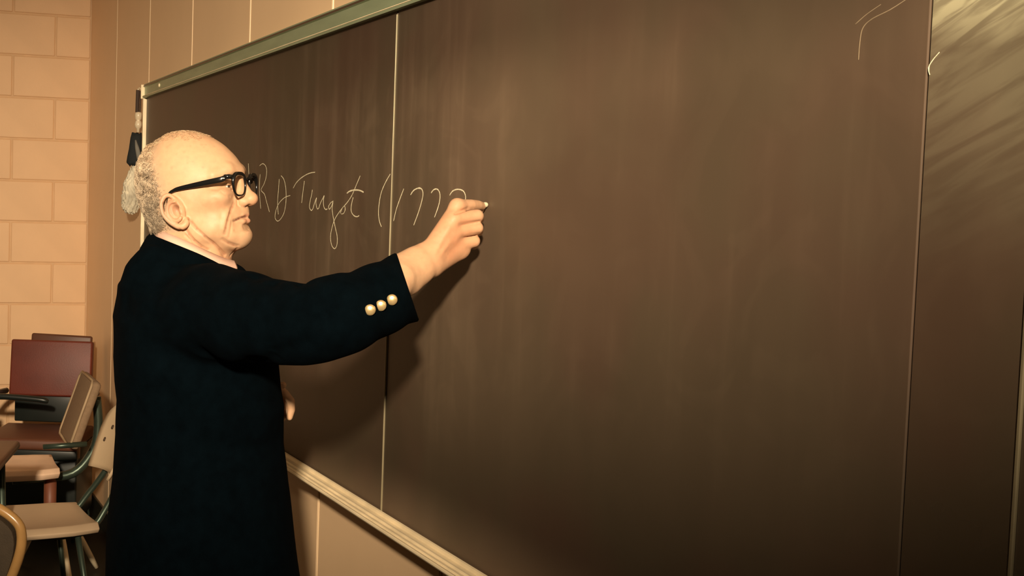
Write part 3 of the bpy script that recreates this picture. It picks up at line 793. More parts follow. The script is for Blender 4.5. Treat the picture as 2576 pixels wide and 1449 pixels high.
for x, y in ((1176, 526), (1175, 562), (1188, 592), (1150, 610), (1130, 640)): mixin(.40 * np.exp(-((bv - P(x, y, 2.24)) / .012) ** 2 @ np.ones(3)), ruddy)
rs = np.random.default_rng(3)
for i in range(34):                                           # age spots on scalp and hand
    if i < 22: c = hw(rs.uniform(-20, 85), -rs.uniform(20, 72), rs.uniform(60, 140))
    else: c = P(rs.uniform(1080, 1160), rs.uniform(560, 660), 2.225)
    d2 = ((bv - c) ** 2).sum(1); j = int(np.argmin(d2)); c = bv[j]
    mixin(rs.uniform(.12, .3) * np.exp(-((bv - c) ** 2).sum(1) / rs.uniform(.0018, .0038) ** 2), (.36, .18, .10))
for q, amp in fold_lines:                                      # crease shade painted in: deep folds darker and redder, mouth line darkest
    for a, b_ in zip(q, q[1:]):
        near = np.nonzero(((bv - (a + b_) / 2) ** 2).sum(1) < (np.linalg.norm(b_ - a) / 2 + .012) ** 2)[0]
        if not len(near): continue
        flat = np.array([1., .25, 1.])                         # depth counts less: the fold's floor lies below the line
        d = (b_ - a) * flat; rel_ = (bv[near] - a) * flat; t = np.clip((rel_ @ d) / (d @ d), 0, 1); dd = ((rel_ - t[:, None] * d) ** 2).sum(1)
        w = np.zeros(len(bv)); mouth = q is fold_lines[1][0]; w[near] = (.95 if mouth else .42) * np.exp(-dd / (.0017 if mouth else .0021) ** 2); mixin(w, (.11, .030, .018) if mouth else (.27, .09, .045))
FOOT = np.array([-.125, 2.47, 0.])
person = thing('person', 'elderly balding man in black glasses and dark navy blazer, writing on the chalkboard', 'person', FOOT)
def world_mesh(name, v, f, m, parent, colors=None, org=FOOT):
    o = me_obj(name, np_mesh(name, v - org, f, colors), m, parent); return o
world_mesh('body', bv, bf, M['skin'], person, col)
# eyes
for sg in (-1, 1):
    bm = bmesh.new(); c = hw(80.5, sg * 31, 28.5) - FOOT
    bmesh.ops.create_uvsphere(bm, u_segments=24, v_segments=16, radius=.0122, matrix=Matrix.Translation(Vector(c))); eo = bm_obj('eye', bm, M['eye'], person, True)
    bm = bmesh.new(); look = HA * .985 + HL * .0 - HC * .12; look /= np.linalg.norm(look)
    rot = Vector(look).to_track_quat('Z', 'Y').to_matrix()
    lathe(bm, [(.0056, .0107), (.0050, .0117), (.003, .01235), (.0004, .0126)], 20, Vector(c), rot); bm_obj('iris', bm, M['iris'], eo, True)

# hair: short wiry curls rooted on the scalp
def hair_cover(A_, L_, C_):
    line = -22 - .22 * np.clip(C_ - 40, 0, 200)              # hairline on the side, running back as it rises
    t = np.clip((line + 8 - A_) / 32, 0, 1) * np.clip((C_ + 40) / 8, 0, 1)
    return t * t * (3 - 2 * t)
def grow_hair():
    sel = np.nonzero((bv[:, 2] > 1.45) & (bv[:, 0] < .02))[0]
    n = np.zeros((len(bv), 3)); a, b_, c = bv[bf[:, 0]], bv[bf[:, 1]], bv[bf[:, 2]]; fnn = np.cross(b_ - a, c - a)
    for k in range(4): np.add.at(n, bf[:, k], fnn)
    n /= np.linalg.norm(n, axis=1)[:, None] + 1e-12
    A_, L_, C_ = ba[sel], np.abs(bl[sel]), bc[sel]
    dens = hair_cover(A_, L_, C_)
    top = .42 * (C_ > 122) * (A_ < 52) * (L_ < 50) 
    dens = np.maximum(dens * (1 - .6 * np.clip((C_ - 100) / 30, 0, 1)), top)
    near_ear = (L_ > 77) & (A_ > -30) & (C_ < 30); dens[near_ear] = 0
    r = np.random.default_rng(11)
    pick = sel[r.random(len(sel)) < dens * .42]
    # base layer of matted curls
    G = Field(np.arange(-.275, -.02, .0015), np.arange(2.355, 2.575, .0015), np.arange(1.455, 1.70, .0015))
    def shell(X, Y, Z):
        dx, dy, dz = (X - HO[0]) * 1000, (Y - HO[1]) * 1000, (Z - HO[2]) * 1000
        a = dx * HR[0][0] + dy * HR[0][1] + dz * HR[0][2]; l = dx * HR[1][0] + dy * HR[1][1] + dz * HR[1][2]; c = dx * HR[2][0] + dy * HR[2][1] + dz * HR[2][2]
        cov = hair_cover(a, np.abs(l), c) * (1 - .75 * np.clip((c - 85) / 35, 0, 1)) * (1 - ((np.abs(l) > 76) & (a > -32) & (c < 30)))
        q = 1.1
        n1 = np.sin(a * q + 2.1 * np.sin(c * .55 * q) + l * .5) * np.sin(c * q + 2.3 * np.sin(l * .6 * q + a * .4)) * np.sin(l * q * .9 + 1.9 * np.sin(a * .5 * q))
        n2 = np.sin(.33 * a + 2 * np.sin(.24 * c)) * np.sin(.36 * c + .3 * l + 2 * np.sin(.2 * a)) + .3 * np.sin(l * .5 + a * .3)
        return head_base(X, Y, Z) - (cov * (4.2 + 2.8 * n2 + 1.8 * n1) - 2.2) / 1000.
    G.add(shell, HO - .17, HO + .19, .001)
    gv, gf = G.mesh(); gr = (gv - HO) * 1000; gc = gr @ HC; ga = gr @ HA; gl_ = np.abs(gr @ HL)
    gkeep = hair_cover(ga, gl_, gc) * (1 - ((gl_ > 76) & (ga > -32) & (gc < 30))) > .12
    gf = gf[gkeep[gf].any(1)]; used = np.unique(gf); remap = np.full(len(gv), -1); remap[used] = np.arange(len(used)); gf = remap[gf]; gv = gv[used]; gc = gc[used]
    glock = .5 + .5 * np.sin(.33 * ga[used] + 2 * np.sin(.24 * gc)) * np.sin(.36 * gc + .3 * (gr @ HL)[used] + 2 * np.sin(.2 * ga[used]))
    gcol = np.array([.40, .29, .19]) * ((.35 + .65 * glock) * (.6 + .4 * np.clip((gc + 20) / 110, 0, 1)))[:, None]  # shade painted into the crevices between locks of the base layer
    V_, F_, CC = list(gv), list(gf), list(gcol); base = len(gv)
    def flow(v):      # slowly turning direction field, so neighbouring strands lie together in locks
        a_, l_, c_ = v
        return (math.sin(.21 * c_ + 1.3 * math.sin(.13 * a_) + .11 * l_), math.sin(.19 * a_ + 1.7 * math.sin(.15 * c_) + .17 * l_ + 2), math.sin(.17 * l_ + .20 * c_ + 1.5 * math.sin(.12 * a_) + 4))
    for i in pick:
        d = n[i]; a_, l_, c_ = ba[i], bl[i], bc[i]
        full = hair_cover(a_, 0, c_)
        fx = flow((a_, l_, c_)); lock = .5 + .5 * math.sin(.33 * a_ + 2 * math.sin(.24 * c_)) * math.sin(.36 * c_ + .3 * l_ + 2 * math.sin(.2 * a_))
        ln = (.0075 + .0045 * r.random()) * (.55 + .6 * full)
        lay = HA * fx[0] + HL * fx[1] + HC * (fx[2] - .5) + r.normal(size=3) * .30; lay -= d * (lay @ d); lay /= np.linalg.norm(lay) + 1e-9
        side = np.cross(d, lay)
        bend = 2.2 + 2.6 * math.sin(.27 * a_ + .31 * c_ + 1.2 * math.sin(.2 * l_)) + .5 * r.normal()
        npt = 8; pts = []; cur = bv[i] - d * .001 + d * .0035 * full; ang = r.normal() * .35
        for k in range(npt):
            t = k / (npt - 1); pts.append(cur.copy())
            dr = (lay * math.cos(ang) + side * math.sin(ang)) * min(1, .35 + t) + d * (.62 * (1 - 1.35 * t))
            cur = cur + dr / np.linalg.norm(dr) * ln / (npt - 1) * 1.25; ang += bend / (npt - 1)
        th = (.00020 + .00013 * r.random()) * (1 if full > .3 else .8)
        shade = (.50 + .75 * lock) * r.uniform(.85, 1.15) * (.62 + .38 * np.clip((c_ + 20) / 110, 0, 1))
        top_ = float(np.clip((c_ - 85) / 40, 0, 1))
        cc = (np.array([.78, .62, .44]) * (1 - top_) + np.array([.70, .50, .31]) * top_) * min(shade, 1.25)
        pts = np.array(pts)
        for k in range(npt):
            tg = pts[min(k + 1, npt - 1)] - pts[max(k - 1, 0)]; tg /= np.linalg.norm(tg) + 1e-9
            u = np.cross(tg, [.31, .2, .9]); u /= np.linalg.norm(u) + 1e-9; w = np.cross(tg, u)
            rad = th * (1 - .6 * (k / (npt - 1)) ** 2)
            for m in range(3): V_.append(pts[k] + (u * math.cos(m * 2.094) + w * math.sin(m * 2.094)) * rad); CC.append(cc)
        for k in range(npt - 1):
            for m in range(3):
                p0 = base + k * 3 + m; p1 = base + k * 3 + (m + 1) % 3; F_.append((p0, p1, p1 + 3, p0 + 3))
        base += npt * 3
    world_mesh('hair', np.array(V_), np.array(F_), M['hair'], person, np.array(CC))
grow_hair()

# ------------------------------------------------------------------ clothes
J = Field(np.arange(-.43, .36, .0036), np.arange(2.02, 2.82, .0040), np.arange(.72, 1.50, .0036))
tj = torso(.0)
def wav(X, Y, Z):
    w = .0022 * np.sin(9 * Z + 14 * X + 3 * np.sin(5 * Y)) + .0016 * np.sin(31 * X - 12 * Z + 2) + .0012 * np.sin(25 * Z + 17 * Y + 9 * X)
    return w
J.add(lambda X, Y, Z: np.maximum(tj(X, Y, Z) + wav(X, Y, Z), Z - 1.42), (-.42, 2.15, .70), (.12, 2.80, 1.45), .02)
# shoulders run up to the collar
J.cap(P(520, 778, 2.31), P(455, 694, 2.405), .072, .040, .035); J.cap(P(535, 780, 2.63), P(465, 694, 2.52), .070, .040, .035)
J.cap(P(398, 694, 2.40), P(425, 672, 2.46), .058, .052, .04)
J.chain(arm_r, .022)
J.chain(arm_l, .022)
# folds of the raised sleeve
for pts, w, amp in (([(756, 724, 2.125), (772, 760, 2.075), (800, 806, 2.050)], .013, .008), ([(786, 730, 2.10), (822, 764, 2.062), (836, 800, 2.055)], .012, .007), ([(690, 724, 2.14), (706, 780, 2.10), (700, 850, 2.10)], .014, .007),
                    ([(640, 706, 2.19), (660, 790, 2.14), (650, 870, 2.15)], .016, .008), ([(742, 742, 2.11), (748, 810, 2.068), (730, 870, 2.08)], .012, .006), ([(604, 704, 2.23), (572, 790, 2.215), (600, 890, 2.22)], .012, .007),
                    ([(848, 862, 2.075), (770, 850, 2.062), (700, 880, 2.10)], .014, .006), ([(700, 880, 2.12), (640, 905, 2.17), (600, 950, 2.22)], .018, .010), ([(880, 726, 2.10), (850, 764, 2.06)], .014, .006),
                    ([(470, 720, 2.28), (510, 800, 2.24), (520, 880, 2.235)], .020, .006), ([(440, 900, 2.265), (560, 960, 2.26), (660, 960, 2.30)], .022, .007), ([(330, 760, 2.36), (420, 900, 2.27)], .025, .006),
                    ([(590, 1000, 2.27), (650, 1100, 2.30)], .025, .006), ([(520, 1130, 2.26), (700, 1120, 2.36)], .025, .006), ([(420, 1000, 2.27), (430, 1300, 2.27)], .03, .005),
                    ([(768, 742, 2.10), (790, 780, 2.05)], .010, -.004), ([(722, 726, 2.13), (724, 800, 2.08)], .014, -.005), ([(806, 714, 2.12), (850, 704, 2.12)], .016, -.006), ([(700, 900, 2.13), (760, 900, 2.10)], .016, -.004),
                    ([(918, 800, 2.09), (1010, 862, 2.14)], .0, 0)):
    if w: J.crease([P(*q) for q in pts], w, amp)
J.apply_creases()
# open ends: cuffs, neck, hem
cd = arm_r[-1][0] - arm_r[-2][0]; cd /= np.linalg.norm(cd)
cuff_c = (P(1001, 646, 2.205) + P(1053, 801, 2.205)) / 2
axc = cd
# cut the cuff square along the line from its upper to its lower corner
edge = P(1053, 801, 2.205) - P(1001, 646, 2.205); edge /= np.linalg.norm(edge); cn = np.cross(edge, cuff_c - [0, 0, EYE]); cn /= np.linalg.norm(cn); cn *= np.sign(cn @ cd)
def cuff_cut(X, Y, Z): return -((X - cuff_c[0]) * cn[0] + (Y - cuff_c[1]) * cn[1] + (Z - cuff_c[2]) * cn[2])
J.add(cuff_cut, (.17, 2.08, 1.20), (.36, 2.36, 1.55), .0025, True)
J.cap(cuff_c - cn * .055, cuff_c + cn * .05, .045, .0505, .003, True)
J.cap(arm_l[-1][0] - (arm_l[-1][0] - arm_l[-2][0]) * .35, arm_l[-1][0] + (arm_l[-1][0] - arm_l[-2][0]) * .9, .040, .044, .003, True)
ncen = P(482, 640, 2.46)
J.cap(ncen + [0, 0, -.04], ncen + [0.02, 0, .10], .066, .092, .006, True)
tin = torso(.010)
J.add(lambda X, Y, Z: np.maximum(tin(X, Y, Z), Z - .95), (-.42, 2.15, .6), (.15, 2.8, .95), .004, True)
J.add(lambda X, Y, Z: Z - .745 + 0 * X + 0 * Y, (-.45, 2.0, .70), (.2, 2.85, .745), .004, True)
# centre back vent and front opening as real slits
vb = np.array([TCX[np.searchsorted(TZ, .85)], 2.47, 0]) - TF * .2
J.cap(vb + [0, 0, .72], vb + [0, 0, .90], .0035, .0015, .004, True)
jv, jf = J.mesh(); del J
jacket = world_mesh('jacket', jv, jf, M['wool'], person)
def strip_mesh(name, rows, m, parent, thick=.0015):
    """quad sheet through rows of points, given thickness"""
    rows = [[Vector(p - FOOT) for p in r] for r in rows]; bm = bmesh.new()
    g = [[bm.verts.new(p) for p in r] for r in rows]
    for A, B_ in zip(g, g[1:]):
        for k in range(len(A) - 1): bm.faces.new((A[k], A[k + 1], B_[k + 1], B_[k]))
    o = bm_obj(name, bm, m, parent, True)
    md = o.modifiers.new('s', 'SOLIDIFY'); md.thickness = thick; md.offset = 0
    return o
# cuff buttons, brass, on the outer side of the sleeve
for x, y in ((931, 779), (958, 768), (986, 753.5)):
    c0 = P(x, y, 2.0); dirv = c0 - np.array([0, 0, EYE]); dirv /= np.linalg.norm(dirv)
    seg = jv[(np.abs(jv[:, 0] - P(x, y, 2.14)[0]) < .03) & (np.abs(jv[:, 2] - P(x, y, 2.14)[2]) < .03) & (jv[:, 1] < 2.18)]
    relp = seg - np.array([0, 0, EYE]); tt_ = relp @ dirv; dist = np.linalg.norm(relp - tt_[:, None] * dirv, axis=1); j = np.argsort(dist)[:12]
    hit = np.array([0, 0, EYE]) + dirv * tt_[j].min()
    nrm = Vector((-dirv + np.array([.0, .0, -.12]))).normalized()
    bm = bmesh.new(); lathe(bm, [(.0062, -.002), (.0086, -.0008), (.0090, .0008), (.0084, .0024), (.0060, .0036), (.0030, .0043), (.0003, .0045)], 28, Vector(hit - FOOT), nrm.to_track_quat('Z', 'Y').to_matrix())
    bm_obj('cuff_button', bm, M['brass'], jacket, True)
# shirt collar: a folded band round the neck, high at the nape and low at the throat
def ring(top, yoff_near, yoff_far, xb, xf, flare):
    pass
near_top = [(393, 578, 2.462), (402, 581, 2.432), (418, 586, 2.405), (440, 594, 2.388), (468, 606, 2.380), (500, 621, 2.380), (535, 637, 2.390), (566, 650, 2.408), (592, 657, 2.432)]
near_bot = [(389, 596, 2.464), (398, 606, 2.424), (415, 614, 2.394), (438, 624, 2.376), (466, 636, 2.366), (498, 650, 2.366), (532, 667, 2.376), (564, 684, 2.394), (594, 690, 2.424)]
def collar_rows():
    top = smooth_path([P(*p) for p in near_top], 5); bot = smooth_path([P(*p) for p in near_bot], 5)
    mir = lambda p: np.array([p[0] - (2.462 - p[1]) * .40, 2 * 2.462 - p[1], p[2]])
    top = [mir(p) for p in top[::-1]][:-1] + top; bot = [mir(p) for p in bot[::-1]][:-1] + bot
    return top, bot
ctop, cbot = collar_rows()
inner = [t + (np.array([ncen[0] + .01, 2.46, t[2]]) - t) * .06 + [0, 0, -.004] for t in ctop]; innb = [t + [0, 0, -.035] for t in inner]
strip_mesh('shirt_collar', [innb, inner, ctop, [a * .5 + b_ * .5 + (a - np.array([ncen[0], 2.46, a[2]])) * .04 for a, b_ in zip(ctop, cbot)], cbot], M['shirt'], person, .0016)
# jacket collar: stands behind the shirt collar at the nape and rolls onto the shoulders
def jc(o_out, drop): 
    rows = []
    for a in cbot:
        v = a - np.array([ncen[0] + .01, 2.46, a[2]]); v[2] = 0; nv = v / (np.linalg.norm(v) + 1e-9)
        rows.append(a + nv * o_out + [0, 0, drop])
    return rows[2:-2]
strip_mesh('jacket_collar', [jc(-.004, -.022), jc(.001, .004), jc(.006, .008), jc(.014, .0), jc(.026, -.022), jc(.034, -.045)], M['wool'], jacket, .003)
# shirt front seen in the neck opening
SV = Field(np.arange(-.26, .02, .005), np.arange(2.34, 2.60, .005), np.arange(1.20, 1.46, .005))
SV.cap(ncen + [0.0, 0, -.17], ncen + [0.01, 0, -.045], .080, .064, .01)
sv, sf = SV.mesh(); world_mesh('shirt', sv, sf, M['shirt'], person)
# trousers and shoes
T = Field(np.arange(-.36, .16, .006), np.arange(2.22, 2.72, .006), np.arange(.04, .98, .006))
tt2 = torso(.014)
T.add(lambda X, Y, Z: np.maximum(tt2(X, Y, Z), np.maximum(Z - .96, .80 - Z)), (-.42, 2.2, .78), (.15, 2.8, .97), .02)
for sg in (-1, 1):
    h = np.array([-.115, 2.47, 0]) + TL * sg * .095
    T.cap(h + [0, 0, .86], h + [.01, 0, .48], .098, .082, .03); T.cap(h + [.01, 0, .48], h + [.0, 0, .06], .082, .074, .02)
    T.cap(h + [0, 0, .0], h + [0, 0, .10], .068, .066, .003, True)
T.add(lambda X, Y, Z: Z - .062 + 0 * X + 0 * Y, (-.45, 2.0, .0), (.2, 2.85, .062), .004, True)
tv, tf_ = T.mesh(); world_mesh('trousers', tv, tf_, M['trouser'], person)
for sg in (-1, 1):
    S = Field(np.arange(-.26, .22, .005), np.arange(2.28, 2.66, .005), np.arange(-.01, .14, .004))
    h = np.array([-.125, 2.47, 0]) + TL * sg * .095
    S.cap(h + TF * -.035 + [0, 0, .042], h + TF * .06 + [0, 0, .045], .040, .042, .02); S.cap(h + TF * .06 + [0, 0, .04], h + TF * .185 + [0, 0, .030], .043, .036, .02)
    S.cap(h + [0, 0, .05], h + [0, 0, .10], .046, .050, .02)
    S.add(lambda X, Y, Z: Z + 0 * X + 0 * Y, (-.3, 2.2, -.02), (.3, 2.7, 0.0), .002, True)
    v_, f_ = S.mesh(); world_mesh('shoe', v_, f_, M['shoe'], person)

# ------------------------------------------------------------------ spectacles
gl = thing('eyeglasses', 'thick black-rimmed glasses worn by the man', 'glasses', HO)
def gw(a, l, c): return Vector(hw(a, l, c) - HO)
bm = bmesh.new()
tilt = .14
def gp(l, c):                                                  # front plane, slightly wrapped and raked
    return (116.0 - .0013 * l * l - (c - 28) * -.10, l, c)
for sg in (-1, 1):
    rim = []
    for q in range(40):
        th = 2 * math.pi * q / 40; ct, st = math.cos(th), math.sin(th)
        e = 2.9; rx, ry = 24.5, 20.0
        x = math.copysign(abs(ct) ** (2 / e), ct) * rx; y = math.copysign(abs(st) ** (2 / e), st) * ry
        if y < 0: x *= 1 + .10 * y / ry
        rim.append((sg * 35.2 + x * 1., 27.5 + y))
    pts = [gw(*gp(l, c)) for l, c in rim]
    rad = [.0020 + .0015 * max(0, (c - 27.5) / 20) + .0012 * max(0, (abs(l) - 35) / 24) * max(0, (c - 10) / 38) for l, c in rim]
    tube(bm, pts, rad, 8, True)
br = [gw(*(lambda g: (g[0] + 1.5, g[1], g[2]))(gp(l, 37.5 + 2.2 * math.cos(l / 11 * 1.5)))) for l in np.linspace(-12, 12, 9)]
tube(bm, br, .0024, 8)
for sg in (-1, 1):
    tube(bm, [gw(*gp(sg * 55, 41)), gw(107, sg * 63, 42.5), gw(99, sg * 68, 42.3)], [.0040, .0046, .0048], 8)
bm_obj('frame', bm, M['acetate'], gl, True)
for sg in (-1, 1):
    bm = bmesh.new()
    cen = bm.verts.new(gw(*gp(sg * 34.5, 27.5)))
    rim = []
    for q in range(40):
        th = 2 * math.pi * q / 40; ct, st = math.cos(th), math.sin(th)
        x = math.copysign(abs(ct) ** (2 / 2.9), ct) * 24; y = math.copysign(abs(st) ** (2 / 2.9), st) * 19.5
        if y < 0: x *= 1 + .10 * y / 20
        rim.append(bm.verts.new(gw(*gp(sg * 34.5 + x, 27.5 + y))))
    for q in range(40): bm.faces.new((cen, rim[q], rim[(q + 1) % 40]))
    bm_obj('lens', bm, M['glass'], gl, True)
    # temple arm: deep at the hinge, hooking down behind the ear
    bm = bmesh.new()
    t0 = hpx(598, 441, -66); t1 = hpx(520, 459, -74); t2 = hpx(455, 473, -79); t3 = hpx(436, 479, -81); t4 = hpx(424, 488, -81)
    spine = [((102., sg * 67, 42.3), 5.0), ((t0[0] * .5 + t1[0] * .5, sg * 73, t0[1] * .42 + t1[1] * .58), 5.0), ((t1[0], sg * 77, t1[1]), 4.8), ((t2[0], sg * 80, t2[1]), 3.9), ((t3[0], sg * 81, t3[1]), 2.9), ((t4[0], sg * 81, t4[1]), 2.3), ((t4[0] - 6, sg * 80, t4[1] - 14), 1.9)]
    path = smooth_path([(*p, h) for p, h in spine], 4)
    rows = []
    for p in path:
        a, l, c, h = p; e = 1.5
        rows.append([bm.verts.new(gw(a, l + sx * e, c + sz * h)) for sx, sz in ((-1, -.8), (-.6, -1), (.6, -1), (1, -.8), (1, .8), (.6, 1), (-.6, 1), (-1, .8))])
    for A, B_ in zip(rows, rows[1:]):
        for k in range(8): bm.faces.new((A[k], A[(k + 1) % 8], B_[(k + 1) % 8], B_[k]))
    bm.faces.new(rows[0]); bm.faces.new(rows[-1][::-1])
    te = bm_obj('temple', bm, M['acetate'], gl, True)
    bm = bmesh.new(); p = path[3]; box(bm, gw(p[0], p[1] + sg * 1.6, p[2] + .5), (.006, .0012, .0014), .0004); bm_obj('rivet', bm, M['silver'], te)

# ------------------------------------------------------------------ the stick of chalk
s_, z_ = bloc(1224, 514, .003)
tip = wpt(s_, .003, z_); tail = P(1192, 523, 2.296)
ax = Vector(tip - tail).normalized(); ln = float(np.linalg.norm(tip - tail))
chk = bpy.data.objects.new('chalk_stick', None)
bm = bmesh.new(); lathe(bm, [(.0040, 0), (.0048, .0008), (.0049, ln * .5), (.0050, ln - .004), (.0044, ln - .001), (.0028, ln)], 18)
me = bpy.data.meshes.new('chalk_stick'); bmesh.ops.recalc_face_normals(bm, faces=bm.faces); bm.to_mesh(me); bm.free()
ck = me_obj('chalk_stick', me, M['chalk'], None, True)
ck.matrix_world = Matrix.Translation(Vector(tail)) @ ax.to_track_quat('Z', 'Y').to_matrix().to_4x4()
ck['label'] = 'short white chalk stick pinched in the fingers touching the board'; ck['category'] = 'chalk'
bpy.data.objects.remove(chk)

# ------------------------------------------------------------------ duster hanging beside the board
hk = P(349, 222, 5.33)
du = thing('hanging_duster', 'grey wool duster with black cloth wrap and cream handle hanging at the left board corner', 'duster', hk)
def dpt(px, py, d=5.33): return Vector(P(px, py, d) - hk)
bm = bmesh.new(); tube(bm, smooth_path([dpt(356, 224, 5.30), dpt(349, 222), dpt(346, 236), dpt(350, 240)], 5), .0035, 6); bm_obj('hook', bm, M['alu'], du, True)
bm = bmesh.new(); tube(bm, smooth_path([dpt(347, 226), dpt(346, 250), dpt(345, 283)], 5), [.008] * 11, 6); tube(bm, smooth_path([dpt(352, 228), dpt(353, 250), dpt(352, 283)], 5), .003, 6); bm_obj('cord', bm, M['cord'], du, True)
c0 = dpt(348.5, 281); k_ = 5.33 / FPX
bm = bmesh.new(); lathe(bm, [(.004, 0), (.0135, -.003), (.0150, -.014), (.0135, -.028), (.0085, -.034), (.0125, -.040), (.0150, -.052), (.0120, -.064), (.0065, -.068), (.006, -.082), (.003, -.083)], 20, c0); bm_obj('handle', bm, M['cream'], du, True)
bm = bmesh.new()
wr_rows = [(336, 331, 357), (350, 328, 357.5), (372, 324, 358), (392, 320, 358.5), (408, 318, 358.5), (416, 327, 357.5)]
rr = random.Random(3)
rings = []
for y, xl, xr in wr_rows:
    a, b_ = dpt(xl, y), dpt(xr, y); c_ = (a + b_) / 2; hwid = (b_ - a).length / 2
    rings.append([bm.verts.new(c_ + Vector((math.cos(q) * hwid, math.sin(q) * hwid * .55, .006 * math.sin(3 * q + y)))) for q in [2 * math.pi * k / 18 for k in range(18)]])
for A, B_ in zip(rings, rings[1:]):
    for k in range(18): bm.faces.new((A[k], A[(k + 1) % 18], B_[(k + 1) % 18], B_[k]))
bm.faces.new(rings[0]); bm.faces.new(rings[-1]); bm_obj('cloth_wrap', bm, M['blackcloth'], du, True)
bm = bmesh.new(); tube(bm, [dpt(341, 352, 5.30), dpt(345, 372, 5.298), dpt(351, 398, 5.30), dpt(352, 412, 5.30)], [.003, .009, .012, .006], 8); bm_obj('wrap_lining', bm, M['greycloth'], du, True)
W = Field(np.arange(hk[0] - .09, hk[0] + .05, .0028), np.arange(5.24, 5.44, .0028), np.arange(hk[2] - .56, hk[2] - .24, .0028))
for (x, y, r) in ((343, 418, .016), (338, 440, .026), (333, 465, .034), (330, 492, .036), (329, 512, .032), (322, 520, .018), (334, 526, .016)): W.ball(P(x, y, 5.335), r, .02)
w_s, w_x, w_y, w_z = None, W.x[:, None, None], W.y[None, :, None], W.z[None, None, :]
W.v += (.004 * np.sin(w_x * 260 + 3 * np.sin(w_z * 60)) * np.sin(w_y * 300 + w_z * 70) + .0025 * np.sin(w_x * 520 + w_z * 120) * np.sin(w_y * 480)).astype(np.float32)
wv, wf = W.mesh(); o = me_obj('wool_head', np_mesh('wool_head', wv - hk, wf), M['wooltuft'], du)

# ------------------------------------------------------------------ seats and tables at the back left
def rbox(name, m, parent, c, s, bev, rot=None, smooth=True):
    bm = bmesh.new(); box(bm, c, s, bev, rot, 3); return bm_obj(name, bm, m, parent, smooth)
def rx(a): return Matrix.Rotation(math.radians(a), 3, 'X')
def ry(a): return Matrix.Rotation(math.radians(a), 3, 'Y')
def legs4(t, m, x, y, h, r=.011, splay=.05, z1=0.):
    for sx in (-1, 1):
        for sy in (-1, 1):
            bm = bmesh.new(); tube(bm, [(sx * x, sy * y, h), (sx * (x + splay), sy * (y + splay), z1 + .004)], [r, r * .8], 8); bm_obj('leg', bm, m, t, True)
# local frames: the sitter faces -y
M['brownred'] = mat('brown_red_cushion', (.13, .045, .022), .55, noise=.1)
M['postwood'] = mat('light_wood_post', (.40, .24, .13), .5)
# red armchair against the block wall
t = thing('red_armchair', 'dark red vinyl armchair with black arms standing against the block wall', 'chair', (-1.025, 5.95, 0), math.radians(-3))
rbox('backrest', M['red'], t, (0, .16, .742), (.385, .055, .262), .010, rx(-8))
rbox('back_shell', M['brown'], t, (.03, .205, .755), (.29, .03, .285), .010, rx(-8) @ ry(1.5))
rbox('seat', M['brownred'], t, (0, -.05, .455), (.42, .42, .05), .015)
rbox('seat_frame', M['blackvinyl'], t, (0, -.04, .41), (.42, .43, .045), .006)
rbox('skirt', M['blackvinyl'], t, (0, -.02, .24), (.40, .38, .30), .010)
rbox('back_gap_shade', M['blackvinyl'], t, (0, .155, .555), (.34, .03, .13), .006)  # dark slab put in for the shade below the backrest
bm = bmesh.new(); tube(bm, smooth_path([(-.212, -.235, .655), (-.12, -.240, .662), (.03, -.240, .655), (.075, -.235, .645)], 5), [.010, .011, .0125, .013, .0135, .0135, .0135, .0135, .0135, .0135, .0135, .0135, .013, .012, .010, .007], 10); bm_obj('writing_arm', bm, M['blackvinyl'], t, True)
for sx in (-1, 1):
    bm = bmesh.new(); tube(bm, smooth_path([(sx * .215, .16, .63), (sx * .222, .0, .64), (sx * .218, -.20, .650)], 4), .014, 10); bm_obj('armrest', bm, M['blackvinyl'], t, True)
    bm = bmesh.new(); tube(bm, [(sx * .212, -.235, .625), (sx * .205, -.235, .40)], .0135, 8); bm_obj('arm_post', bm, M['postwood'], t, True)
legs4(t, M['metal'], .18, .17, .10, splay=.0)

def shell_seat(name, m, parent, w, d, h, z, droop=.03):
    """moulded seat: rounded outline, rolled front lip, slight dish"""
    bm = bmesh.new(); n = 14; rows = []
    for j in range(n + 1):
        v = j / n; y = -d / 2 + d * v
        hw_ = w / 2 * (1 - .10 * v - .22 * max(0, v - .8) ** 1 * 2) * (1 - .10 * max(0, .12 - v) * 8)
        row = []
        for i in range(n + 1):
            u = -1 + 2 * i / n
            zz = z + .010 * u * u - .012 * (1 - u * u) * math.sin(math.pi * v) - droop * max(0, (.14 - v) / .14) ** 2 - .02 * max(0, abs(u) - .88) / .12
            row.append(bm.verts.new((hw_ * u, y, zz)))
        rows.append(row)
    for A, B_ in zip(rows, rows[1:]):
        for k in range(n): bm.faces.new((A[k], A[k + 1], B_[k + 1], B_[k]))
    o = bm_obj(name, bm, m, parent, True); md = o.modifiers.new('s', 'SOLIDIFY'); md.thickness = h; md.offset = -1
    b2 = o.modifiers.new('b', 'BEVEL'); b2.width = .004; b2.segments = 2; b2.limit_method = 'ANGLE'
    return o
def shell_back(name, m, parent, w, h, z, y, lean, curve=.04):
    bm = bmesh.new(); n = 16; rows = []
    for j in range(n + 1):
        v = j / n
        hw_ = w / 2 * (1 - .55 * max(0, (v - .55) / .45) ** 2.4 - .30 * (1 - v) ** 2)
        rows.append([bm.verts.new((hw_ * u, y + lean * v * h - curve * u * u, z + h * v - .03 * u * u * max(0, v - .5))) for u in [-1 + 2 * i / n for i in range(n + 1)]])
    for A, B_ in zip(rows, rows[1:]):
        for k in range(n): bm.faces.new((A[k], A[k + 1], B_[k + 1], B_[k]))
    o = bm_obj(name, bm, m, parent, True); md = o.modifiers.new('s', 'SOLIDIFY'); md.thickness = .009; md.offset = 0
    return o
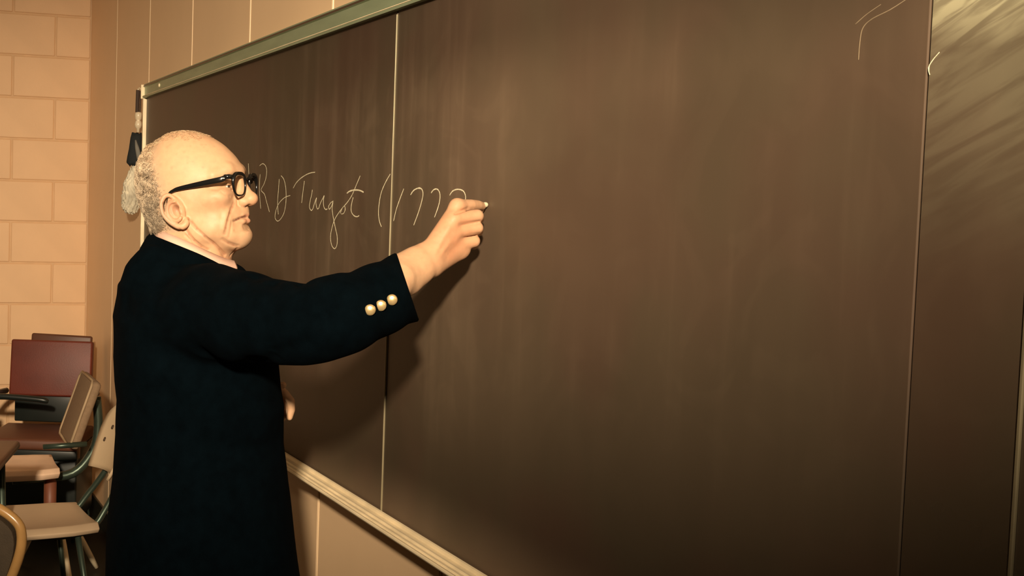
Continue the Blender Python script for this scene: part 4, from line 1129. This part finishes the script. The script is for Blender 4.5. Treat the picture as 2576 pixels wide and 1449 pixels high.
# pedestal chair with a tan back, facing left in front of the red armchair
t = thing('tan_chair', 'cream seated swivel chair with narrow tan fabric back, in front of the red armchair', 'chair', (-1.01, 5.17, 0), math.radians(-74))
R_ = rx(-19)
rbox('backrest', M['tan'], t, (0, .265, .690), (.34, .040, .28), .018, R_)
bm = bmesh.new()
lp = [(.168, .0), (.168, .115), (.145, .136), (-.145, .136), (-.168, .115), (-.168, -.115), (-.145, -.136), (.145, -.136), (.168, -.115)]
tube(bm, [R_ @ Vector((x, -.019, z)) + Vector((0, .265, .690)) for x, z in lp], .0055, 6, True); bm_obj('piping', bm, M['piping'], t, True)
bm = bmesh.new(); tube(bm, smooth_path([(0, .33, .74), (0, .34, .62), (0, .32, .52), (0, .24, .43), (0, .10, .415), (0, .0, .41)], 5), .019, 10); bm_obj('back_tube', bm, M['metal'], t, True)
bm = bmesh.new(); tube(bm, [(.17, .27, .58), (.17, .10, .572)], .011, 8); bm_obj('side_rail', bm, M['metal'], t, True)
shell_seat('seat', M['seatcream'], t, .40, .34, .030, .475)
bm = bmesh.new(); tube(bm, [(0, .15, .43), (0, .15, .17)], .026, 14); bm_obj('pedestal', bm, M['redwood'], t, True)
for q in (20, 110, 200, 290):
    a = math.radians(q); bm = bmesh.new()
    tube(bm, smooth_path([(.02 * math.cos(a), .15 + .02 * math.sin(a), .30), (.10 * math.cos(a), .15 + .10 * math.sin(a), .22), (.24 * math.cos(a), .13 + .24 * math.sin(a), .014)], 4), [.012] * 8 + [.010], 8); bm_obj('foot', bm, M['alu'], t, True)

# cream shell chair right behind the man, its back seen obliquely
t = thing('cream_shell_chair', 'chair with cream shell back, two screws and a greige seat, partly hidden behind the man', 'chair', (-.815, 4.37, 0), math.radians(-68))
o = shell_back('backrest', M['shell'], t, .36, .25, .595, .295, .42)
for zz, xx in ((.735, -.10), (.69, -.115)):
    bm = bmesh.new(); yy = .295 + .42 * (zz - .595) - .04 * (xx / .16) ** 2 - .006
    lathe(bm, [(.0085, 0), (.0075, -.003), (.001, -.0035)], 14, (xx, yy, zz), rx(-90 - 23)); bm_obj('screw', bm, M['screw'], o, True)
for sx in (-1, 1):
    bm = bmesh.new(); tube(bm, smooth_path([(sx * .06, .365, .74), (sx * .08, .325, .62), (sx * .12, .255, .50), (sx * .13, .18, .425), (sx * .14, .0, .42)], 5), .011, 8); bm_obj('back_tube', bm, M['metal'], t, True)
shell_seat('seat', M['seatgrey'], t, .44, .44, .020, .455)
legs4(t, M['metal'], .15, .15, .43, .011, .06)
bm = bmesh.new(); tube(bm, [(-.15, -.15, .425), (.15, -.15, .425), (.15, .15, .425), (-.15, .15, .425)], .011, 8, True); bm_obj('under_frame', bm, M['metal'], t, True)

# side desk at the frame's left edge
t = thing('writing_desk', 'small brown laminate desk with a steel leg at the left edge', 'desk', (-1.02, 4.08, 0), math.radians(2))
rbox('desk_top', M['brown'], t, (0, 0, .715), (.42, .46, .028), .012)
rbox('apron', M['blackvinyl'], t, (0, 0, .688), (.34, .38, .030), .004)
for sx in (-1, 1):
    for sy in (-1, 1):
        bm = bmesh.new(); tube(bm, [(sx * .155, sy * .17, .69), (sx * .175, sy * .20, .004)], [.014, .011], 8); bm_obj('leg', bm, M['metal'], t, True)

# nearest chair: dark pad in a bentwood loop, seen from behind
t = thing('bentwood_chair', 'varnished bentwood chair with dark brown padded back at the lower left corner', 'chair', (-.72, 3.29, 0), math.radians(168))
loop = []
for k in range(33):
    u = -1 + 2 * k / 32
    ang = math.pi * (k / 32)
    x = -.250 * math.copysign(abs(math.cos(ang)) ** .55, math.cos(ang)); z = .52 + .285 * (abs(math.sin(ang)) ** .62)
    if k in (0, 32): z = .42
    x *= 1 - 2.1 * max(0, .755 - z) if k not in (0, 32) else .42
    loop.append((x, .215 + .10 * (z - .5), z + .018))
bm = bmesh.new(); tube(bm, smooth_path(loop, 2), .0125, 10); bm_obj('back_rim', bm, M['bentwood'], t, True)
bm = bmesh.new()
pts = [(x * .93, y, .50 + (z - .50) * .955) for x, y, z in loop if z > .5]
fr = [bm.verts.new((x, y - .012, z)) for x, y, z in pts]; bk = [bm.verts.new((x, y + .012, z)) for x, y, z in pts]
n = len(pts)
for k in range(n - 1): bm.faces.new((fr[k], fr[k + 1], bk[k + 1], bk[k]))
bm.faces.new((fr[-1], fr[0], bk[0], bk[-1])); bm.faces.new(fr[::-1]); bm.faces.new(bk)
o = bm_obj('back_pad', bm, M['pad'], t)
rbox('seat', M['pad'], t, (0, -.02, .44), (.40, .40, .05), .022)
bm = bmesh.new(); tube(bm, [(-.19, -.21, .425), (.19, -.21, .425), (.19, .17, .425), (-.19, .17, .425)], .013, 8, True); bm_obj('seat_rail', bm, M['bentwood'], t, True)
for sx in (-1, 1):
    bm = bmesh.new(); tube(bm, [(sx * .17, -.19, .42), (sx * .18, -.20, .004)], [.015, .011], 8); bm_obj('leg', bm, M['bentwood'], t, True)
    bm = bmesh.new(); tube(bm, smooth_path([(sx * .176, .215, .44), (sx * .18, .20, .30), (sx * .19, .24, .004)], 4), .014, 8); bm_obj('leg', bm, M['bentwood'], t, True)
